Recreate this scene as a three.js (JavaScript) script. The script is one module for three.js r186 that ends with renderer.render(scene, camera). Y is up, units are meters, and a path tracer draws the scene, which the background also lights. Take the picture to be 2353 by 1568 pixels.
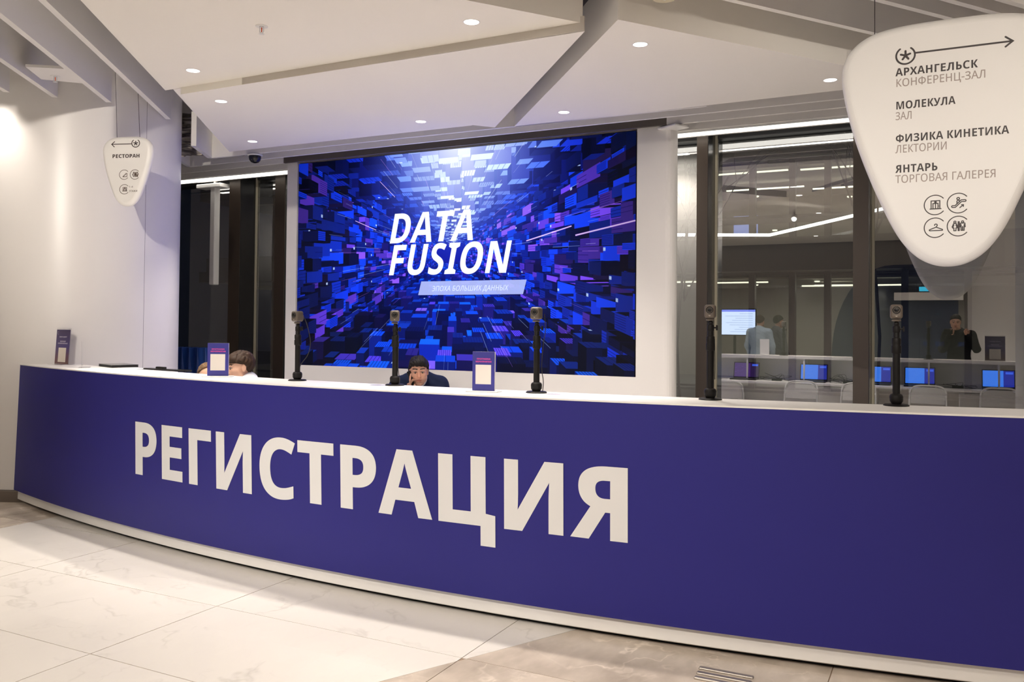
import * as THREE from 'three';
import { FontLoader } from 'three/addons/loaders/FontLoader.js';
import { RoundedBoxGeometry } from 'three/addons/geometries/RoundedBoxGeometry.js';
import { mergeGeometries, mergeVertices, toCreasedNormals } from 'three/addons/utils/BufferGeometryUtils.js';
import { RectAreaLightUniformsLib } from 'three/addons/lights/RectAreaLightUniformsLib.js';

// ───────────── camera, sky, large lights, exposure ─────────────
RectAreaLightUniformsLib.init();
const scene = new THREE.Scene();
const camera = new THREE.PerspectiveCamera(2 * Math.atan(784 / 1976.4) * 180 / Math.PI, 2353 / 1568, 0.02, 200);
camera.position.set(0, 1.5, 0);
camera.rotation.set(1.07 * Math.PI / 180, 26.9 * Math.PI / 180, 0.54 * Math.PI / 180, 'YXZ');
camera.setViewOffset(2353, 1568, 0, 69.7, 2353, 1568);
const renderer = new THREE.WebGLRenderer({ antialias: true });
renderer.toneMapping = THREE.LinearToneMapping;
renderer.toneMappingExposure = 1;
renderer.shadowMap.enabled = true;
scene.background = new THREE.Color().setRGB(0.004, 0.005, 0.009);   // night outside the glass
const WARM = new THREE.Color().setRGB(1, 0.905, 0.80);
const SPOT_CD = 12.3;              // candela of one lobby downlight
const COVE = 5, COVE_GLOW = 2.2;   // window-head light slot
const SCREEN_SPILL = 0.45;

// ───────────── helpers ─────────────
let seed = 7;
const rnd = () => { seed = (seed + 0x6d2b79f5) | 0; let t = Math.imul(seed ^ (seed >>> 15), 1 | seed); t = (t + Math.imul(t ^ (t >>> 7), 61 | t)) ^ t; return ((t ^ (t >>> 14)) >>> 0) / 4294967296; };
const rr = (a, b) => a + (b - a) * rnd();
const V = (x, y, z) => new THREE.Vector3(x, y, z);
const lin = (r, g, b) => new THREE.Color().setRGB(r, g, b);
const css = (c) => new THREE.Color(c);
const used = {};
const numbered = (n) => { const k = used[n] = (used[n] ?? -1) + 1; return k ? n + '_' + String(k).padStart(3, '0') : n; };
function mat(color, roughness = 0.6, o = {}) { return new THREE.MeshStandardMaterial({ color, roughness, ...o }); }
function phys(color, roughness, o = {}) { return new THREE.MeshPhysicalMaterial({ color, roughness, ...o }); }
function part(name, geo, material, parent, label) {
  const m = new THREE.Mesh(Array.isArray(geo) ? merge(geo) : geo, material);
  m.name = name; m.castShadow = m.receiveShadow = true;
  if (label) m.userData.label = label;
  (parent ?? scene).add(m);
  return m;
}
function merge(list) { return mergeGeometries(list.map((g) => { g = g.index ? g.toNonIndexed() : g; for (const k of Object.keys(g.attributes)) if (!['position', 'normal', 'uv'].includes(k)) g.deleteAttribute(k); if (!g.attributes.uv) g.setAttribute('uv', new THREE.BufferAttribute(new Float32Array(g.attributes.position.count * 2), 2)); return g; })); }
function tag(o, label, category, group) { o.name = numbered(o.name); o.userData.label = label; o.userData.category = category; if (group) o.userData.group = group; return o; }
function thing(name, label, category, p = [0, 0, 0], turn = 0, group) {
  const o = new THREE.Group(); o.name = name; o.position.set(...p); o.rotation.y = turn; scene.add(o); return tag(o, label, category, group);
}
function struct(name, label) { const o = new THREE.Group(); o.name = numbered(name); o.userData.kind = 'structure'; if (label) o.userData.label = label; scene.add(o); return o; }
function copy(o, label, p, turn) { const c = o.clone(); c.name = numbered(o.name.replace(/_\d{3}$/, '')); c.userData = { ...o.userData, label }; if (p) c.position.set(...p); if (turn !== undefined) c.rotation.y = turn; scene.add(c); return c; }
const box = (w, h, d, x = 0, y = 0, z = 0) => new THREE.BoxGeometry(w, h, d).translate(x, y, z);
const rbox = (w, h, d, r, x = 0, y = 0, z = 0, s = 2) => new RoundedBoxGeometry(w, h, d, s, r).translate(x, y, z);
const cyl = (r0, r1, h, x = 0, y = 0, z = 0, n = 24) => new THREE.CylinderGeometry(r0, r1, h, n).translate(x, y, z);
const lathe = (pts, n = 28) => new THREE.LatheGeometry(pts.map(([r, y]) => new THREE.Vector2(r, y)), n);
function tube(pts, r, n = 6, seg = 0) { return new THREE.TubeGeometry(new THREE.CatmullRomCurve3(pts.map((p) => (p.isVector3 ? p : V(...p)))), seg || pts.length * 4, r, n); }
function bar(a, b, r, n = 8) { a = V(...a); b = V(...b); const d = b.clone().sub(a), g = new THREE.CylinderGeometry(r, r, d.length(), n); g.applyQuaternion(new THREE.Quaternion().setFromUnitVectors(V(0, 1, 0), d.clone().normalize())); return g.translate(...a.add(b).multiplyScalar(0.5).toArray()); }
function prism(poly, y0, y1, holes = []) {  // a horizontal slab with an outline in (x, z)
  const s = new THREE.Shape(poly.map(([x, z]) => new THREE.Vector2(x, -z)));
  for (const h of holes) s.holes.push(new THREE.Path(h.map(([x, z]) => new THREE.Vector2(x, -z))));
  return new THREE.ExtrudeGeometry(s, { depth: y1 - y0, bevelEnabled: false }).rotateX(-Math.PI / 2).translate(0, y0, 0);
}
function canvasTex(w, h, draw, srgb = true) { const c = document.createElement('canvas'); c.width = w; c.height = h; draw(c.getContext('2d'), w, h); const t = new THREE.CanvasTexture(c); if (srgb) t.colorSpace = THREE.SRGBColorSpace; t.anisotropy = 8; return t; }
function fitText(g, s, x, y, w, h, style, face = 'bold', skew = 0, align = 'left') {  // cap height h, width w (0 = natural), baseline y
  g.save(); g.font = face + ' 100px sans-serif'; g.fillStyle = style;
  const nat = g.measureText(s).width, sy = h / 71.4, sx = w ? w / nat : sy;
  g.translate(align === 'center' ? x - nat * sx / 2 : x, y); g.transform(sx, 0, -skew * sy, sy, 0, 0); g.fillText(s, 0, 0); g.restore();
}

// smooth noise and marble textures
function noiseGrid(n) { const a = new Float32Array(n * n); for (let i = 0; i < a.length; i++) a[i] = rnd(); return (x, y) => { const X = Math.floor(x), Y = Math.floor(y), fx = x - X, fy = y - Y, u = fx * fx * (3 - 2 * fx), v = fy * fy * (3 - 2 * fy), at = (i, j) => a[((j % n + n) % n) * n + ((i % n + n) % n)]; return (at(X, Y) * (1 - u) + at(X + 1, Y) * u) * (1 - v) + (at(X, Y + 1) * (1 - u) + at(X + 1, Y + 1) * u) * v; }; }
const N = noiseGrid(64);
const fbm = (x, y, o = 5) => { let s = 0, a = 0.5; for (let i = 0; i < o; i++) { s += a * N(x, y); x = x * 2.03 + 13.1; y = y * 2.03 + 7.7; a *= 0.5; } return s; };
function marble(w, h, kind, off) {
  const d = new Uint8Array(w * h * 4);
  for (let j = 0; j < h; j++) for (let i = 0; i < w; i++) {
    const x = i / w * 6 + off, y = j / h * 3 + off * 1.7, q = fbm(x * 0.9 + 3, y * 0.9), k = (j * w + i) * 4;
    const vein = Math.pow(Math.max(0, 1 - Math.abs(fbm(x * 0.55 + q * 1.6, y * 1.5 + q * 1.2) - 0.5) * 26), 2) * Math.max(0, fbm(x * 1.1 + 9, y * 1.1 + 4) - 0.42) * 3;
    const v2 = Math.pow(Math.max(0, 1 - Math.abs(fbm(x * 1.3 + q * 2 + 5, y * 2.6 + 8) - 0.47) * 34), 2) * Math.max(0, fbm(x + 19, y + 24) - 0.5) * 3;
    let c;
    if (kind === 'white') { const m = (q - 0.5) * 9; const s = vein * 20 + v2 * 13; c = [235 + m - s, 231 + m - s, 225 + m - s * 1.02]; }
    else { const m = (fbm(x * 1.5, y * 1.5) - 0.5) * 62 + (fbm(x * 6, y * 6) - 0.5) * 18; const s = -vein * 46 - v2 * 30; c = [204 + m - s, 192 + m - s, 178 + m - s]; }
    d[k] = Math.max(0, Math.min(255, c[0])); d[k + 1] = Math.max(0, Math.min(255, c[1])); d[k + 2] = Math.max(0, Math.min(255, c[2])); d[k + 3] = 255;
  }
  const t = new THREE.DataTexture(d, w, h); t.colorSpace = THREE.SRGBColorSpace; t.magFilter = THREE.LinearFilter; t.wrapS = t.wrapT = THREE.RepeatWrapping; t.needsUpdate = true; return t;
}

// ───────────── materials ─────────────
const M = {
  paint: mat(lin(0.80, 0.78, 0.755), 0.62),
  paintSlab: mat(lin(0.92, 0.89, 0.825), 0.7),
  slatShade: mat(lin(0.10, 0.085, 0.07), 0.6),  // slat colour with the shade above the screen put into it
  edge: mat(lin(0.56, 0.52, 0.47), 0.7),  // panel front colour, darkened to stand in for shade
  upper: mat(lin(0.46, 0.44, 0.42), 0.9),
  soffit: mat(lin(0.02, 0.02, 0.021), 0.5),
  wall: mat(lin(0.80, 0.785, 0.765), 0.5),
  column: mat(lin(0.82, 0.80, 0.785), 0.32),
  lobby: mat(lin(0.36, 0.34, 0.32), 0.8), lobbyWhite: mat(lin(0.86, 0.86, 0.86), 0.7),
  grout: mat(lin(0.28, 0.20, 0.14), 0.9),
  base: mat(lin(0.17, 0.14, 0.115), 0.4),
  blue: phys(lin(0.024, 0.022, 0.205), 0.48, { specularIntensity: 0.55 }),
  vinyl: mat(lin(0.74, 0.745, 0.755), 0.5), plinth: mat(lin(0.66, 0.62, 0.57), 0.35),
  laminate: mat(lin(0.87, 0.855, 0.835), 0.36),
  bronze: mat(lin(0.04, 0.029, 0.022), 0.42, { metalness: 0.3 }),
  bronzeSide: mat(lin(0.03, 0.03, 0.03), 0.22, { metalness: 0.5 }),
  gasket: mat(lin(0.35, 0.32, 0.24), 0.5),
  black: phys(lin(0.009, 0.008, 0.008), 0.5, { specularIntensity: 0.35 }),
  blackGloss: mat(lin(0.01, 0.01, 0.011), 0.15),
  graphite: mat(lin(0.095, 0.075, 0.06), 0.5),
  steel: mat(lin(0.50, 0.46, 0.42), 0.42, { metalness: 0.8 }),
  wire: mat(lin(0.03, 0.028, 0.026), 0.5, { metalness: 0.4 }),
  white: mat(lin(0.80, 0.79, 0.77), 0.4),
  plastic: mat(lin(0.70, 0.68, 0.66), 0.4),
  dark: mat(lin(0.02, 0.02, 0.022), 0.7),
  glass: phys(lin(0.80, 0.84, 0.84), 0, { transmission: 1, thickness: 0, ior: 3.9 }),
  farGlass: phys(lin(0.75, 0.8, 0.8), 0, { transmission: 1, thickness: 0, ior: 1.5 }),
  acrylic: phys(lin(0.95, 0.95, 0.95), 0.02, { transmission: 1, thickness: 0, ior: 1.5 }),
  lampGlow: mat(lin(0.9, 0.9, 0.9), 0.5, { emissive: lin(1, 0.95, 0.9), emissiveIntensity: 4 }),
  coveGlow: mat(lin(0.9, 0.9, 0.9), 0.5, { emissive: lin(1, 0.96, 0.88), emissiveIntensity: COVE_GLOW }),
  farGlow: mat(lin(0.9, 0.9, 0.9), 0.5, { emissive: lin(1, 0.9, 0.68), emissiveIntensity: 2.6 }),
  farWhite: mat(lin(0.9, 0.9, 0.9), 0.5, { emissive: lin(1, 0.98, 0.92), emissiveIntensity: 5 }),
  bark: mat(lin(0.03, 0.027, 0.024), 0.9),
};

// ───────────── floor ─────────────
const A = 1.505, B = 0.7565, X0 = -3.466, Z0 = -2.642;      // tile joints run along x and z
const floor = struct('floor', 'pale marble tile floor with a grey marble area to the right');
part('slab', box(16, 0.2, 15.5, -2, -0.103, -0.55), M.grout, floor);
const whiteMats = [0, 1, 2, 3].map((i) => mat('#ffffff', 0.24, { map: marble(1024, 512, 'white', i * 11.3) }));
const greyMats = [0, 1, 2].map((i) => mat('#ffffff', 0.24, { map: marble(1024, 512, 'grey', 50 + i * 17.9) }));
const clip = (poly, nx, nz, c) => { const out = []; poly.forEach((p, i) => { const q = poly[(i + 1) % poly.length], a = p[0] * nx + p[1] * nz - c, b = q[0] * nx + q[1] * nz - c; if (a >= 0) out.push(p); if ((a >= 0) !== (b >= 0)) { const t = a / (a - b); out.push([p[0] + (q[0] - p[0]) * t, p[1] + (q[1] - p[1]) * t]); } }); return out; };
const dirX = 0.491 / 1.097, dirZ = -0.981 / 1.097;            // the slanted joint between white and grey stone
const nR = [-dirZ, dirX], cR = -2.137 * nR[0] - 3.005 * nR[1];
const cutL = -6.145;
function tile(poly, mats, k) {
  let area = 0; poly.forEach((p, i) => { const q = poly[(i + 1) % poly.length]; area += p[0] * q[1] - q[0] * p[1]; });
  if (poly.length < 3 || Math.abs(area) < 0.004) return;
  const cx = poly.reduce((s, p) => s + p[0], 0) / poly.length, cz = poly.reduce((s, p) => s + p[1], 0) / poly.length;
  const bw = Math.max(...poly.map((p) => p[0])) - Math.min(...poly.map((p) => p[0])), bh = Math.max(...poly.map((p) => p[1])) - Math.min(...poly.map((p) => p[1])), inset = poly.map(([x, z]) => [cx + (x - cx) * (1 - 0.0052 / bw), cz + (z - cz) * (1 - 0.0052 / bh)]);
  const g = prism(inset, -0.012, 0), p = g.attributes.position, uv = g.attributes.uv;
  for (let i = 0; i < p.count; i++) uv.setXY(i, (p.getX(i) - X0) / A, (p.getZ(i) - Z0) / B * 0.5 + k * 0.13);
  part('tile', g, mats[k % mats.length], floor);
}
let tk = 0;
for (let i = -4; i < 3; i++) for (let j = -4; j < 3; j++) {
  const x = X0 + i * A, z = Z0 + j * B, q = [[x, z], [x + A, z], [x + A, z + B], [x, z + B]];
  if (x > 1.2 || x + A < -8.6 || z + B < -5.0) continue;
  tk += 1 + Math.floor(rnd() * 2);
  const w = clip(clip(q, 1, 0, cutL), -nR[0], -nR[1], -cR);
  tile(w, whiteMats, tk); tile(clip(q, nR[0], nR[1], cR), greyMats, tk); tile(clip(q, -1, 0, -cutL), greyMats, tk + 1);
}
part('marble_field', [box(16, 0.01, 7.5, -2, -0.0052, 3.4 + 0.02)], whiteMats[0], floor);
part('service_floor', prism([[-10, -8.2], [6, -8.2], [6, -4.9], [-10, -4.9]], -0.012, -0.001), mat(lin(0.8, 0.77, 0.73), 0.5), floor);
for (let i = 0; i < 3; i++) { // raised steel guide bars set in the grey stone
  const b = new RoundedBoxGeometry(0.235, 0.012, 0.026, 3, 0.0055).translate(-0.862 + i * 0.004, 0.004, -3.789 + i * 0.057);
  tag(part('guide_bar', b, M.steel), ['raised steel guide bar on the grey marble, closest of three to the counter', 'raised steel guide bar on the grey marble, middle one of three', 'raised steel guide bar on the grey marble, third one out from the counter'][i], 'guide bar', 'steel bars on the grey marble');
}

// ───────────── counter ─────────────
const zb = (x) => -19.85 + Math.sqrt(15.966 ** 2 - (x + 2.4385) ** 2);
const zt = (x) => -17.79 + Math.sqrt(13.94 ** 2 - (x + 2.527) ** 2);
const face = (x, y) => { const t = (y - 0.11) / (1.145 - 0.11); return zb(x) * (1 - t) + zt(x) * t; };
const XL = -6.915, XR = 0.95, NS = 96;
const counter = thing('reception_counter', 'long curved reception counter with blue front, white top and large white lettering', 'reception counter');
function sheet(y0, y1, off, thick, x0 = XL, x1 = XR, n = NS) { // a curved wall standing on the arc
  const pos = [], idx = [];
  for (let i = 0; i <= n; i++) { const x = x0 + (x1 - x0) * i / n; for (const [y, d] of [[y0, 0], [y1, 0], [y1, thick], [y0, thick]]) pos.push(x, y, face(x, y) + off - d); }
  for (let i = 0; i < n; i++) { const a = i * 4, b = a + 4; for (let k = 0; k < 4; k++) { const l = (k + 1) % 4; idx.push(a + k, b + k, a + l, a + l, b + k, b + l); } }
  const e = n * 4; idx.push(0, 1, 2, 0, 2, 3, e, e + 2, e + 1, e, e + 3, e + 2);
  const g = new THREE.BufferGeometry(); g.setAttribute('position', new THREE.Float32BufferAttribute(pos, 3)); g.setIndex(idx); g.computeVertexNormals();
  return toCreasedNormals(g, 0.5);
}
part('front_panel', sheet(0.11, 1.142, 0, 0.03), M.blue, counter);
part('plinth', [sheet(0.012, 0.112, -0.075, 0.03, XL + 0.02, -1.7585), sheet(0.012, 0.112, -0.075, 0.03, -1.7555, XR)], M.plinth, counter, 'white recessed plinth');
part('plinth_foot', sheet(0.0, 0.012, -0.088, 0.02, XL + 0.02, XR), M.black, counter);
part('worktop', [sheet(1.142, 1.15, 0.004, 0.384), sheet(1.112, 1.142, -0.032, 0.348)], M.laminate, counter);
part('shelf', sheet(0.80, 0.825, -0.032, 0.78, XL + 0.5), M.laminate, counter);
part('back_panel', sheet(0.03, 1.112, -0.034, 0.02), M.laminate, counter);
for (let x = -6.1; x < 0.9; x += 0.735) part('divider', sheet(0.825, 1.112, -0.06, 0.31, x, x + 0.02, 1), M.laminate, counter);
for (const x of [-6.0, -4.3, -2.75, -1.25, 0.32]) { // drawer units below the desk shelf
  const z = face(x, 0.5) - 0.55, u = part('drawer_unit', rbox(0.42, 0.74, 0.42, 0.006, x, 0.42, z), M.laminate, counter);
  for (let k = 0; k < 3; k++) part('drawer', [rbox(0.405, 0.225, 0.02, 0.004, x, 0.17 + k * 0.245, z - 0.219), rbox(0.16, 0.012, 0.014, 0.004, x, 0.24 + k * 0.245, z - 0.236)], M.plastic, u);
}
const fontBold = await new FontLoader().loadAsync('fonts/droid/droid_sans_bold.typeface.json');
{ // lettering: cap height 0.355 m, 3.567 m along the arc
  const word = 'РЕГИСТРАЦИЯ', gs = [...word].map((c) => new THREE.ShapeGeometry(fontBold.generateShapes(c, 1))), adv = [...word].map((c) => fontBold.data.glyphs[c].ha / fontBold.data.resolution);
  gs.forEach((g) => g.computeBoundingBox());
  const cap = gs[1].boundingBox.max.y, last = gs.length - 1;
  const starts = []; let x = 0; adv.forEach((a) => { starts.push(x); x += a; });
  const BOLD = 0.011, left = gs[0].boundingBox.min.x - BOLD, right = starts[last] + gs[last].boundingBox.max.x + BOLD, sx = 3.567 / (right - left), sy = 0.355 / (cap + 2 * BOLD);
  [...word].forEach((c, i) => {
    const shapes = fontBold.generateShapes(c, 1), g = new THREE.ExtrudeGeometry(shapes, { depth: 0.0002, bevelThickness: 0.0002, bevelSize: BOLD, bevelSegments: 1, curveSegments: 10 });
    const bb = gs[i].boundingBox, mid = (bb.min.x + bb.max.x) / 2; g.translate(-mid, BOLD, 0); g.scale(sx, sy, 1);
    const arc = -2.4839 + (starts[i] + mid - left) * sx, phi = arc / 15.95, wx = -2.4385 + Math.sin(phi) * 15.95, wz = face(wx, 0.479);
    const m = part('letter', g, M.vinyl, counter, 'white letter ' + c); m.position.set(wx, 0.479, wz + 0.0016); m.rotation.y = phi;
    m.rotation.x = 0; m.rotateX(Math.atan2(face(wx, 0.83) - face(wx, 0.48), 0.35));
  });
}

// ───────────── walls, column, ceiling ─────────────
{
  const w = struct('wall_back', 'white wall that carries the large screen'), hx0 = -6.298 - 0.012, hx1 = -2.467 + 0.014, hy0 = 1.066, hy1 = 3.262;
  const prof = [[-6.45, -7.25], [-6.45, -7.41]]; for (let i = 0; i <= 12; i++) { const a = -Math.PI / 2 + Math.PI * i / 12; prof.push([-2.192 + Math.cos(a) * 0.08, -7.33 + Math.sin(a) * 0.08]); }
  part('lower_wall', prism(prof, 0, hy0), M.wall, w);
  part('left_pier', box(hx0 + 6.45, hy1 - hy0, 0.16, (hx0 - 6.45) / 2, (hy0 + hy1) / 2, -7.33), M.wall, w);
  const rp = [[hx1, -7.25], [hx1, -7.41], ...prof.slice(2)];
  part('right_pier', prism(rp, hy0, hy1), M.wall, w);
  part('recess_back', box(hx1 - hx0, hy1 - hy0, 0.05, (hx0 + hx1) / 2, (hy0 + hy1) / 2, -7.385), M.wall, w);
  part('head', prism(prof, hy1, 3.3), M.wall, w);
}
const C = V(-7.40, 0, -5.375), CR = 0.945;
{
  const c = struct('column', 'broad round white column at the left');
  part('core', cyl(CR - 0.02, CR - 0.02, 3.9, C.x, 1.95, C.z, 64), M.dark, c);
  // three curved cladding sheets with narrow upright joints; one joint faces the camera side
  const jt = Math.atan2(-6.455 - C.x, -5.401 - C.z);
  for (let k = 0; k < 3; k++) {
    const a0 = jt + k * Math.PI * 2 / 3 + 0.0016, a1 = jt + (k + 1) * Math.PI * 2 / 3 - 0.0016;
    part('cladding', [new THREE.CylinderGeometry(CR, CR, 3.8, 64, 1, true, a0, a1 - a0).translate(C.x, 2.0, C.z)], M.column, c);
  }
  part('baseboard', lathe([[CR + 0.002, 0], [CR + 0.014, 0], [CR + 0.014, 0.088], [CR + 0.008, 0.096], [CR - 0.01, 0.096]], 64).translate(C.x, 0, C.z), M.base, c);
}
{ const c = struct('column', 'round white column beyond the right edge'); part('shaft', cyl(0.45, 0.45, 3.7, 1.03, 1.85, -6.35, 48), M.wall, c); }
struct('wall_left').add((() => { const m = new THREE.Mesh(box(0.2, 4, 15.4, -10.1, 1.9, -0.5), M.lobby); m.name = 'wall_face'; return m; })());
struct('wall_right').add((() => { const m = new THREE.Mesh(box(0.2, 4, 15.4, 6.1, 1.9, -0.5), M.lobby); m.name = 'wall_face'; return m; })());
{
  const w = struct('wall_front', 'lobby wall behind the camera');
  part('wall_face', box(16.4, 4, 0.2, -2, 1.9, 7.3), M.lobby, w);
  part('return_wall', box(5.6, 3.9, 0.2, 3.15, 1.95, 3.75), M.lobbyWhite, w);
}
const ceiling = struct('ceiling', 'white ceiling of overlapping angular panels and deep slats');
part('upper_slab', box(16.4, 0.2, 15.5, -2, 3.95, -0.45), M.upper, ceiling);
const PANEL = 3.25;
part('panel', prism([[-5.169, -4.556], [-6.511, -6.456], [-3.70, -6.486], [-2.12, -4.56]], PANEL, PANEL + 0.22), M.paintSlab, ceiling);
part('panel', prism([[-5.242, -4.546], [-1.874, -4.557], [-2.307, -3.964], [-3.4, -2.45], [-3.75, -2.43]], PANEL, PANEL + 0.22), M.paintSlab, ceiling);
part('panel', prism([[-5.075, -4.541], [-1.860, -4.557], [-3.451, -6.446]], 3.2, 3.286), M.paintSlab, ceiling, 'lower three-cornered ceiling panel');
part('shaded_panel_edge', box(3.215, 0.084, 0.004, -3.4675, 3.244, -4.547).translate(0, 0, 0.001), M.edge, ceiling);  // added thin strip whose darker colour imitates shade on the panel front
part('panel', prism([[-1.672, -4.591], [-3.403, -6.70], [-0.167, -6.64]], PANEL, PANEL + 0.32), M.paintSlab, ceiling);
// lobby ceiling in front of the angular panels, out of frame, at the same height
part('panel', prism([[-9.9, 7.1], [5.9, 7.1], [5.9, -2.1], [-1.2, -2.1], [-3.9, -2.1], [-9.9, -2.1]], 3.72, 3.82), M.paintSlab, ceiling);
function slat(a, b, y, h, w = 0.055, endCap) { const dx = b[0] - a[0], dz = b[1] - a[1], l = Math.hypot(dx, dz); const m = part('slat', box(l, h, w, 0, h / 2, 0), M.paint, ceiling); m.position.set((a[0] + b[0]) / 2, y, (a[1] + b[1]) / 2); m.rotation.y = -Math.atan2(dz, dx); return m; }
{ // left slats run into the round column
  const d = [-0.576, -0.818];
  for (const [x, z, l] of [[-4.764, -3.228, 2.93], [-5.237, -3.277, 2.07], [-6.123, -3.838, 1.01], [-6.875, -4.315, 0.09]]) slat([x - d[0] * 2.2, z - d[1] * 2.2], [x + d[0] * (l + 0.03), z + d[1] * (l + 0.03)], 3.4, 0.35, 0.045);
  part('panel', prism([[-6.169, -4.06], [-5.944, -4.226], [-6.181, -4.541], [-6.375, -4.329]].map(([x, z]) => [x, z]), 3.415, 3.435), M.paint, ceiling, 'small square panel between two slats');
  const r = [0.589, -0.808]; // right slats
  for (const [x, z] of [[-1.133, -4.958], [-0.368, -5.323], [0.03, -5.55], [0.43, -5.85]]) slat([x - r[0] * 2.2, z - r[1] * 2.2], [x + r[0] * 2.2, z + r[1] * 2.2], 3.4, 0.35, 0.04);
}
// slats parallel to the back wall; the two on the left turn a corner
slat([-6.957, -6.635], [-1.7, -6.70], 3.25, 0.34, 0.028).name = 'slat';
slat([-6.957, -6.628], [-6.62, -6.093], 3.25, 0.34, 0.05);
slat([-7.559, -6.900], [2.6, -6.915], 3.25, 0.3, 0.03); slat([-7.559, -6.893], [-7.2, -6.3], 3.25, 0.3, 0.04);
slat([-8.6, -7.165], [-6.42, -7.168], 3.25, 0.3, 0.03); slat([-6.42, -7.168], [-2.16, -7.177], 3.25, 0.3, 0.03).material = M.slatShade; slat([-2.16, -7.177], [2.6, -7.185], 3.25, 0.3, 0.03);  // middle segment coloured dark to imitate the shade over the screen
slat([-8.6, -7.47], [-6.47, -7.455], 3.25, 0.3, 0.03); slat([-2.2, -7.45], [2.6, -7.485], 3.25, 0.3, 0.03);
part('soffit_board', box(12.5, 0.03, 0.40, -3.5, 3.325, -7.86), M.soffit, ceiling);
part('soffit_board', box(12.5, 0.02, 0.03, -3.5, 3.247, -7.664), M.paint, ceiling);

// ───────────── windows ─────────────
function mullion(x0, x1, parent) {
  const w = x1 - x0;
  part('mullion', [box(w, 3.3, 0.27, (x0 + x1) / 2, 1.65, -7.855)], M.bronze, parent);
  part('mullion_side', box(0.004, 3.3, 0.262, x1 + 0.002, 1.65, -7.859), M.bronzeSide, parent);
  part('gasket', box(0.022, 3.3, 0.02, x1 + 0.016, 1.65, -7.985), M.gasket, parent);
}
{
  const w1 = struct('window_1', 'tall glazing right of the screen'), w2 = struct('window_2', 'tall dark glazing left of the screen');
  for (const [x0, x1] of [[-2.043, -1.943], [-0.713, -0.591], [0.69, 0.79], [2.1, 2.2]]) mullion(x0, x1, w1);
  for (const [x0, x1] of [[-9.15, -9.03], [-7.772, -7.60], [-7.05, -6.90]]) mullion(x0, x1, w2);
  for (const [x0, x1] of [[-4.3, -1.99], [-1.99, -0.65], [-0.65, 0.74], [0.74, 2.15]]) part('pane', new THREE.PlaneGeometry(x1 - x0, 3.3).translate((x0 + x1) / 2, 1.65, -8.0), M.glass, w1);
  for (const [x0, x1] of [[-9.9, -9.09], [-9.09, -7.69], [-7.69, -6.97], [-6.97, -4.3]]) part('pane', new THREE.PlaneGeometry(x1 - x0, 3.3).translate((x0 + x1) / 2, 1.65, -8.0), M.glass, w2);
  part('sill', box(12.2, 0.06, 0.3, -3.9, 0.03, -7.95), M.bronze, w1);
  const w = struct('wall_window'); part('wall_face', box(3.9, 4, 0.2, 4.1, 1.9, -8.05), M.lobby, w); part('upper_wall', box(12.3, 0.75, 0.2, -3.9, 3.65, -8.08), M.soffit, w);
}

// ───────────── lamps ─────────────
function spot(x, y, z, cd, angle = 0.95, soft = 2.5, tx = x, ty = 0, tz = z) {
  const l = new THREE.SpotLight(WARM, cd, 0, angle, 0.85, 2); l.position.set(x, y, z); l.target.position.set(tx, ty, tz); l.castShadow = true; l.shadow.radius = soft; scene.add(l, l.target); return l;
}
function downlight(x, y, z, label, cd = SPOT_CD, r = 0.043) {
  const t = thing('downlight', label, 'downlight', [x, y, z], 0, 'round recessed downlights');
  part('trim_ring', lathe([[r, 0.0], [r + 0.001, -0.0012], [r + 0.006, -0.0012], [r + 0.007, 0.0]], 32), M.white, t);
  part('lens', new THREE.CircleGeometry(r, 32).rotateX(Math.PI / 2).translate(0, -0.001, 0), M.lampGlow, t);
  spot(x, y - 0.02, z, cd * (z < -6 ? 1.1 : 1.85), 0.68);
}
const P = PANEL - 0.0005;
downlight(-2.444, P, -4.268, 'round glowing downlight in the near panel just left of its right-hand tip');
downlight(-4.654, P, -4.268, 'round glowing downlight near the left end of the near ceiling panel');
downlight(-5.095, P, -4.957, 'round glowing downlight just behind the left corner of the lower three-cornered panel');
downlight(-5.936, P, -6.180, 'round glowing downlight nearest the black dome camera');
downlight(-4.027, P, -6.180, 'round glowing downlight half hidden by the edge of the three-cornered panel');
downlight(-2.789, P, -6.398, 'round glowing downlight near the back left tip of the right ceiling panel');
downlight(-1.695, P, -5.055, 'round glowing downlight at the front tip of the right ceiling panel');
downlight(-0.737, P, -6.348, 'round glowing downlight in the right ceiling panel beside the hanging hall directory');
for (const [x, z, k] of [[-6.6, -1.4, 0.6], [-4.4, -1.2, 1], [-2.2, -1.2, 1], [0, -1.2, 1], [2.2, -1.4, 1.5], [-8.2, -1.6, 0.6], [-6.6, 1.2, 0.7], [-4.4, 1.2, 1], [-2.2, 1.2, 1], [0, 1.6, 1], [2.2, 1.2, 1], [4.3, -1.2, 1.6], [-8.2, 3.4, 1], [-5.6, 4, 1], [-2.8, 5.4, 1], [0.2, 5.4, 1], [4, 2, 1], [-8.2, 1, 1], [4.3, -4.2, 1.8], [2.3, -4.4, 1.6]]) { // the lobby's other fittings, out of frame
  const t = thing('downlight', 'round recessed downlight in the lobby ceiling behind the camera', 'downlight', [x, 3.7195, z], 0, 'lobby downlights');
  part('lens', new THREE.CircleGeometry(0.05, 20).rotateX(Math.PI / 2).translate(0, -0.002, 0), M.lampGlow, t);
  spot(x, 3.695, z, SPOT_CD * k * 1.1);
}
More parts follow.
